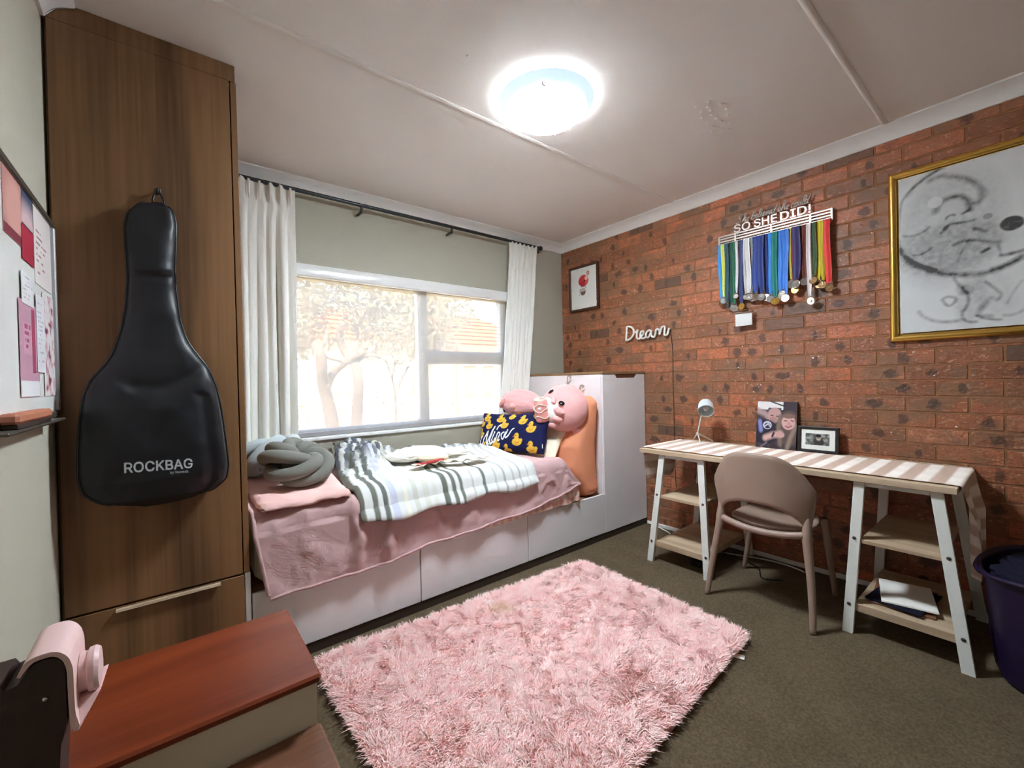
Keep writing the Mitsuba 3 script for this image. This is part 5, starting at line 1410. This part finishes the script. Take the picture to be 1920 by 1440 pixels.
# ------------------------------------------------------------ garden and house outside
single('lawn', box(-30, 40, .3, 60, -.27, -.25), 'dry_lawn', 'dry sunlit lawn outside the window', 'lawn')
t = thing('garden_tree', 'forked tree in the garden seen through the window blind', 'tree')
rad = [.15, .085, .13, .055, .04, .05, .05]
TR = [np.array(b) for b in TREE]
TR[0][0] = (-.5, 6, -.25); TR[2][0] = (-.1, 6, -.25)
for i, (b, r) in enumerate(zip(TR, rad)):
    b = b + np.stack([np.zeros(len(b)), .25 * np.sin(np.arange(len(b)) * 1.3 + i) * (np.arange(len(b)) > 0), np.zeros(len(b))], -1)
    p = spline(b, 30, k=2)
    add(t + '__trunk' if i in (0, 2) else t + '__branch', tube(p, np.linspace(r, r * .55, 30), 12), 'bark', True)


def leaves(cen, rad_, n_, size, seed):
    r = np.random.default_rng(seed)
    P_ = []
    for c, q_ in zip(cen, rad_):
        d = r.normal(size=(n_, 3)); d /= np.linalg.norm(d, axis=1, keepdims=True)
        P_.append(np.array(c) + d * np.array(q_) * (r.random((n_, 1)) ** .4))
    P_ = np.vstack(P_); N_ = len(P_)
    a_ = r.normal(size=(N_, 3)); a_ /= np.linalg.norm(a_, axis=1, keepdims=True)
    b_ = np.cross(a_, r.normal(size=(N_, 3))); b_ /= np.linalg.norm(b_, axis=1, keepdims=True)
    s_ = size * r.uniform(.6, 1.3, (N_, 1))
    V_ = np.stack([P_ - a_ * s_, P_ + b_ * s_ * .4, P_ + a_ * s_, P_ - b_ * s_ * .4], 1).reshape(-1, 3)
    k_ = (np.arange(N_) * 4)[:, None]
    return trimesh.Trimesh(V_, np.vstack([k_ + [0, 1, 2], k_ + [0, 2, 3]]), process=False)


cs = [(1.0, 5.9, 2.35), (1.9, 6.4, 2.6), (2.6, 6.6, 3.1), (1.5, 6.2, 3.0), (2.0, 6.6, 2.15), (-1.2, 6.3, 2.9), (-.5, 6.6, 3.2), (.3, 6.2, 2.9), (1.0, 6.6, 3.0), (-1.6, 6.0, 2.4), (1.6, 7.2, 3.3), (.6, 6.8, 2.45), (-.9, 7.0, 2.3), (-2.2, 6.2, 3.1), (2.2, 7.6, 3.6), (.0, 6, 3.7), (-1.4, 6.2, 3.8)]
add(t + '__foliage', leaves(cs, [(.75, .7, .55)] * len(cs), 750, .075, 5), 'leaf')
tag(t + '__foliage', kind='stuff')
t = thing('slim_tree', 'slim bare young tree in front of the white house outside', 'tree')
for b in ([(2.5, 10, -.25), (2.52, 10, .8), (2.4, 10, 1.5), (2.2, 10, 2.0)], [(2.52, 10, .75), (2.75, 10, 1.3), (3.05, 10, 1.8)], [(2.42, 10, 1.4), (2.6, 10, 2.0)]):
    add(t + '__branch', tube(spline(b, 20, k=2), np.linspace(.05, .03, 20), 8), 'bark', True)
add(t + '__foliage', leaves([(2.2, 10, 2.2), (2.9, 10.2, 2.2)], [(.8, .6, .5)] * 2, 350, .08, 9), 'leaf')
tag(t + '__foliage', kind='stuff')
r_ = np.random.default_rng(3)
NG = 5000
g0 = np.stack([r_.uniform(-3.5, 3.5, NG), r_.uniform(1.8, 4.6, NG), np.full(NG, -.26)], -1)
hh = r_.uniform(.5, 1.0, NG)[:, None] * (1 + .4 * (meshkit.noise(g0 * 1.5)[:, None] - .5)); aa = r_.uniform(0, 6.28, NG)
tip = g0 + np.concatenate([np.cos(aa)[:, None] * .12, np.sin(aa)[:, None] * .12, hh], 1)
sd = np.stack([np.cos(aa + 1.5), np.sin(aa + 1.5), aa * 0], -1) * .008
V_ = np.stack([g0 - sd, g0 + sd, (g0 + tip) / 2 + sd * .8 + [0, 0, .05], tip], 1).reshape(-1, 3)
k_ = (np.arange(NG) * 4)[:, None]
tag(add('tall_grass', trimesh.Trimesh(V_, np.vstack([k_ + [0, 1, 2], k_ + [0, 2, 3]]), process=False), 'grass_blade'), 'tall dry grass below the window outside', 'grass', kind='stuff')
t = thing('neighbour_house', 'white house with orange tiled roof across the garden', 'house')
HY = 14.0
add(t + '__wall', box(-6, 13.5, HY, HY + 6, -.25, 2.86), 'render_wall')
ov = [(-6.6, HY - .6, 2.80), (14.1, HY - .6, 2.80), (14.1, HY + 6.6, 2.80), (-6.6, HY + 6.6, 2.80)]
v = np.array(ov + [(-3.4, HY + 3, 4.75), (10.4, HY + 3, 4.75)])
rf = outward(trimesh.Trimesh(v, [[0, 1, 5], [0, 5, 4], [1, 2, 5], [2, 3, 4], [2, 4, 5], [3, 0, 4], [0, 3, 2], [0, 2, 1]], process=False))
rf = rf.subdivide().subdivide()
add(t + '__roof', rf, 'roof_tile')
for i in range(8):
    f = (i + .5) / 8
    a, b = v[0] * (1 - f) + v[4] * f, v[1] * (1 - f) + v[5] * f
    add(t + '__roof__tile_row', box(a[0], b[0], a[1] - .10, a[1] + .10, a[2] + .03, a[2] + .075, .01), 'roof_tile')
add(t + '__fascia', box(-6.6, 14.1, HY - .62, HY - .55, 2.66, 2.82), 'house_trim')
for x0, x1, z0, z1 in ((7.62, 8.35, .5, 1.92), (8.75, 9.35, .5, 1.92), (5.0, 5.9, .7, 1.9), (1.6, 2.9, .8, 1.9), (-1.0, .3, .8, 1.9)):
    wn = add(t + '__window', box(x0, x1, HY - .04, HY + .02, z0, z1, .01), 'house_trim')
    for k in range(2):
        q0 = x0 + .05 + k * (x1 - x0 - .05) / 2
        add(wn + '__pane', box(q0, q0 + (x1 - x0 - .15) / 2, HY - .05, HY - .035, z0 + .06, z1 - .06), 'house_window')
add(t + '__column', box(6.9, 7.0, HY - .55, HY - .45, -.25, 2.8), 'house_trim')
single('hedge', leaves([(x, 12.2, .40) for x in np.arange(-4, 12, .8)], [(.7, .5, .6)] * 20, 160, .07, 12), 'leaf', 'low dry hedge in front of the white house', 'hedge')
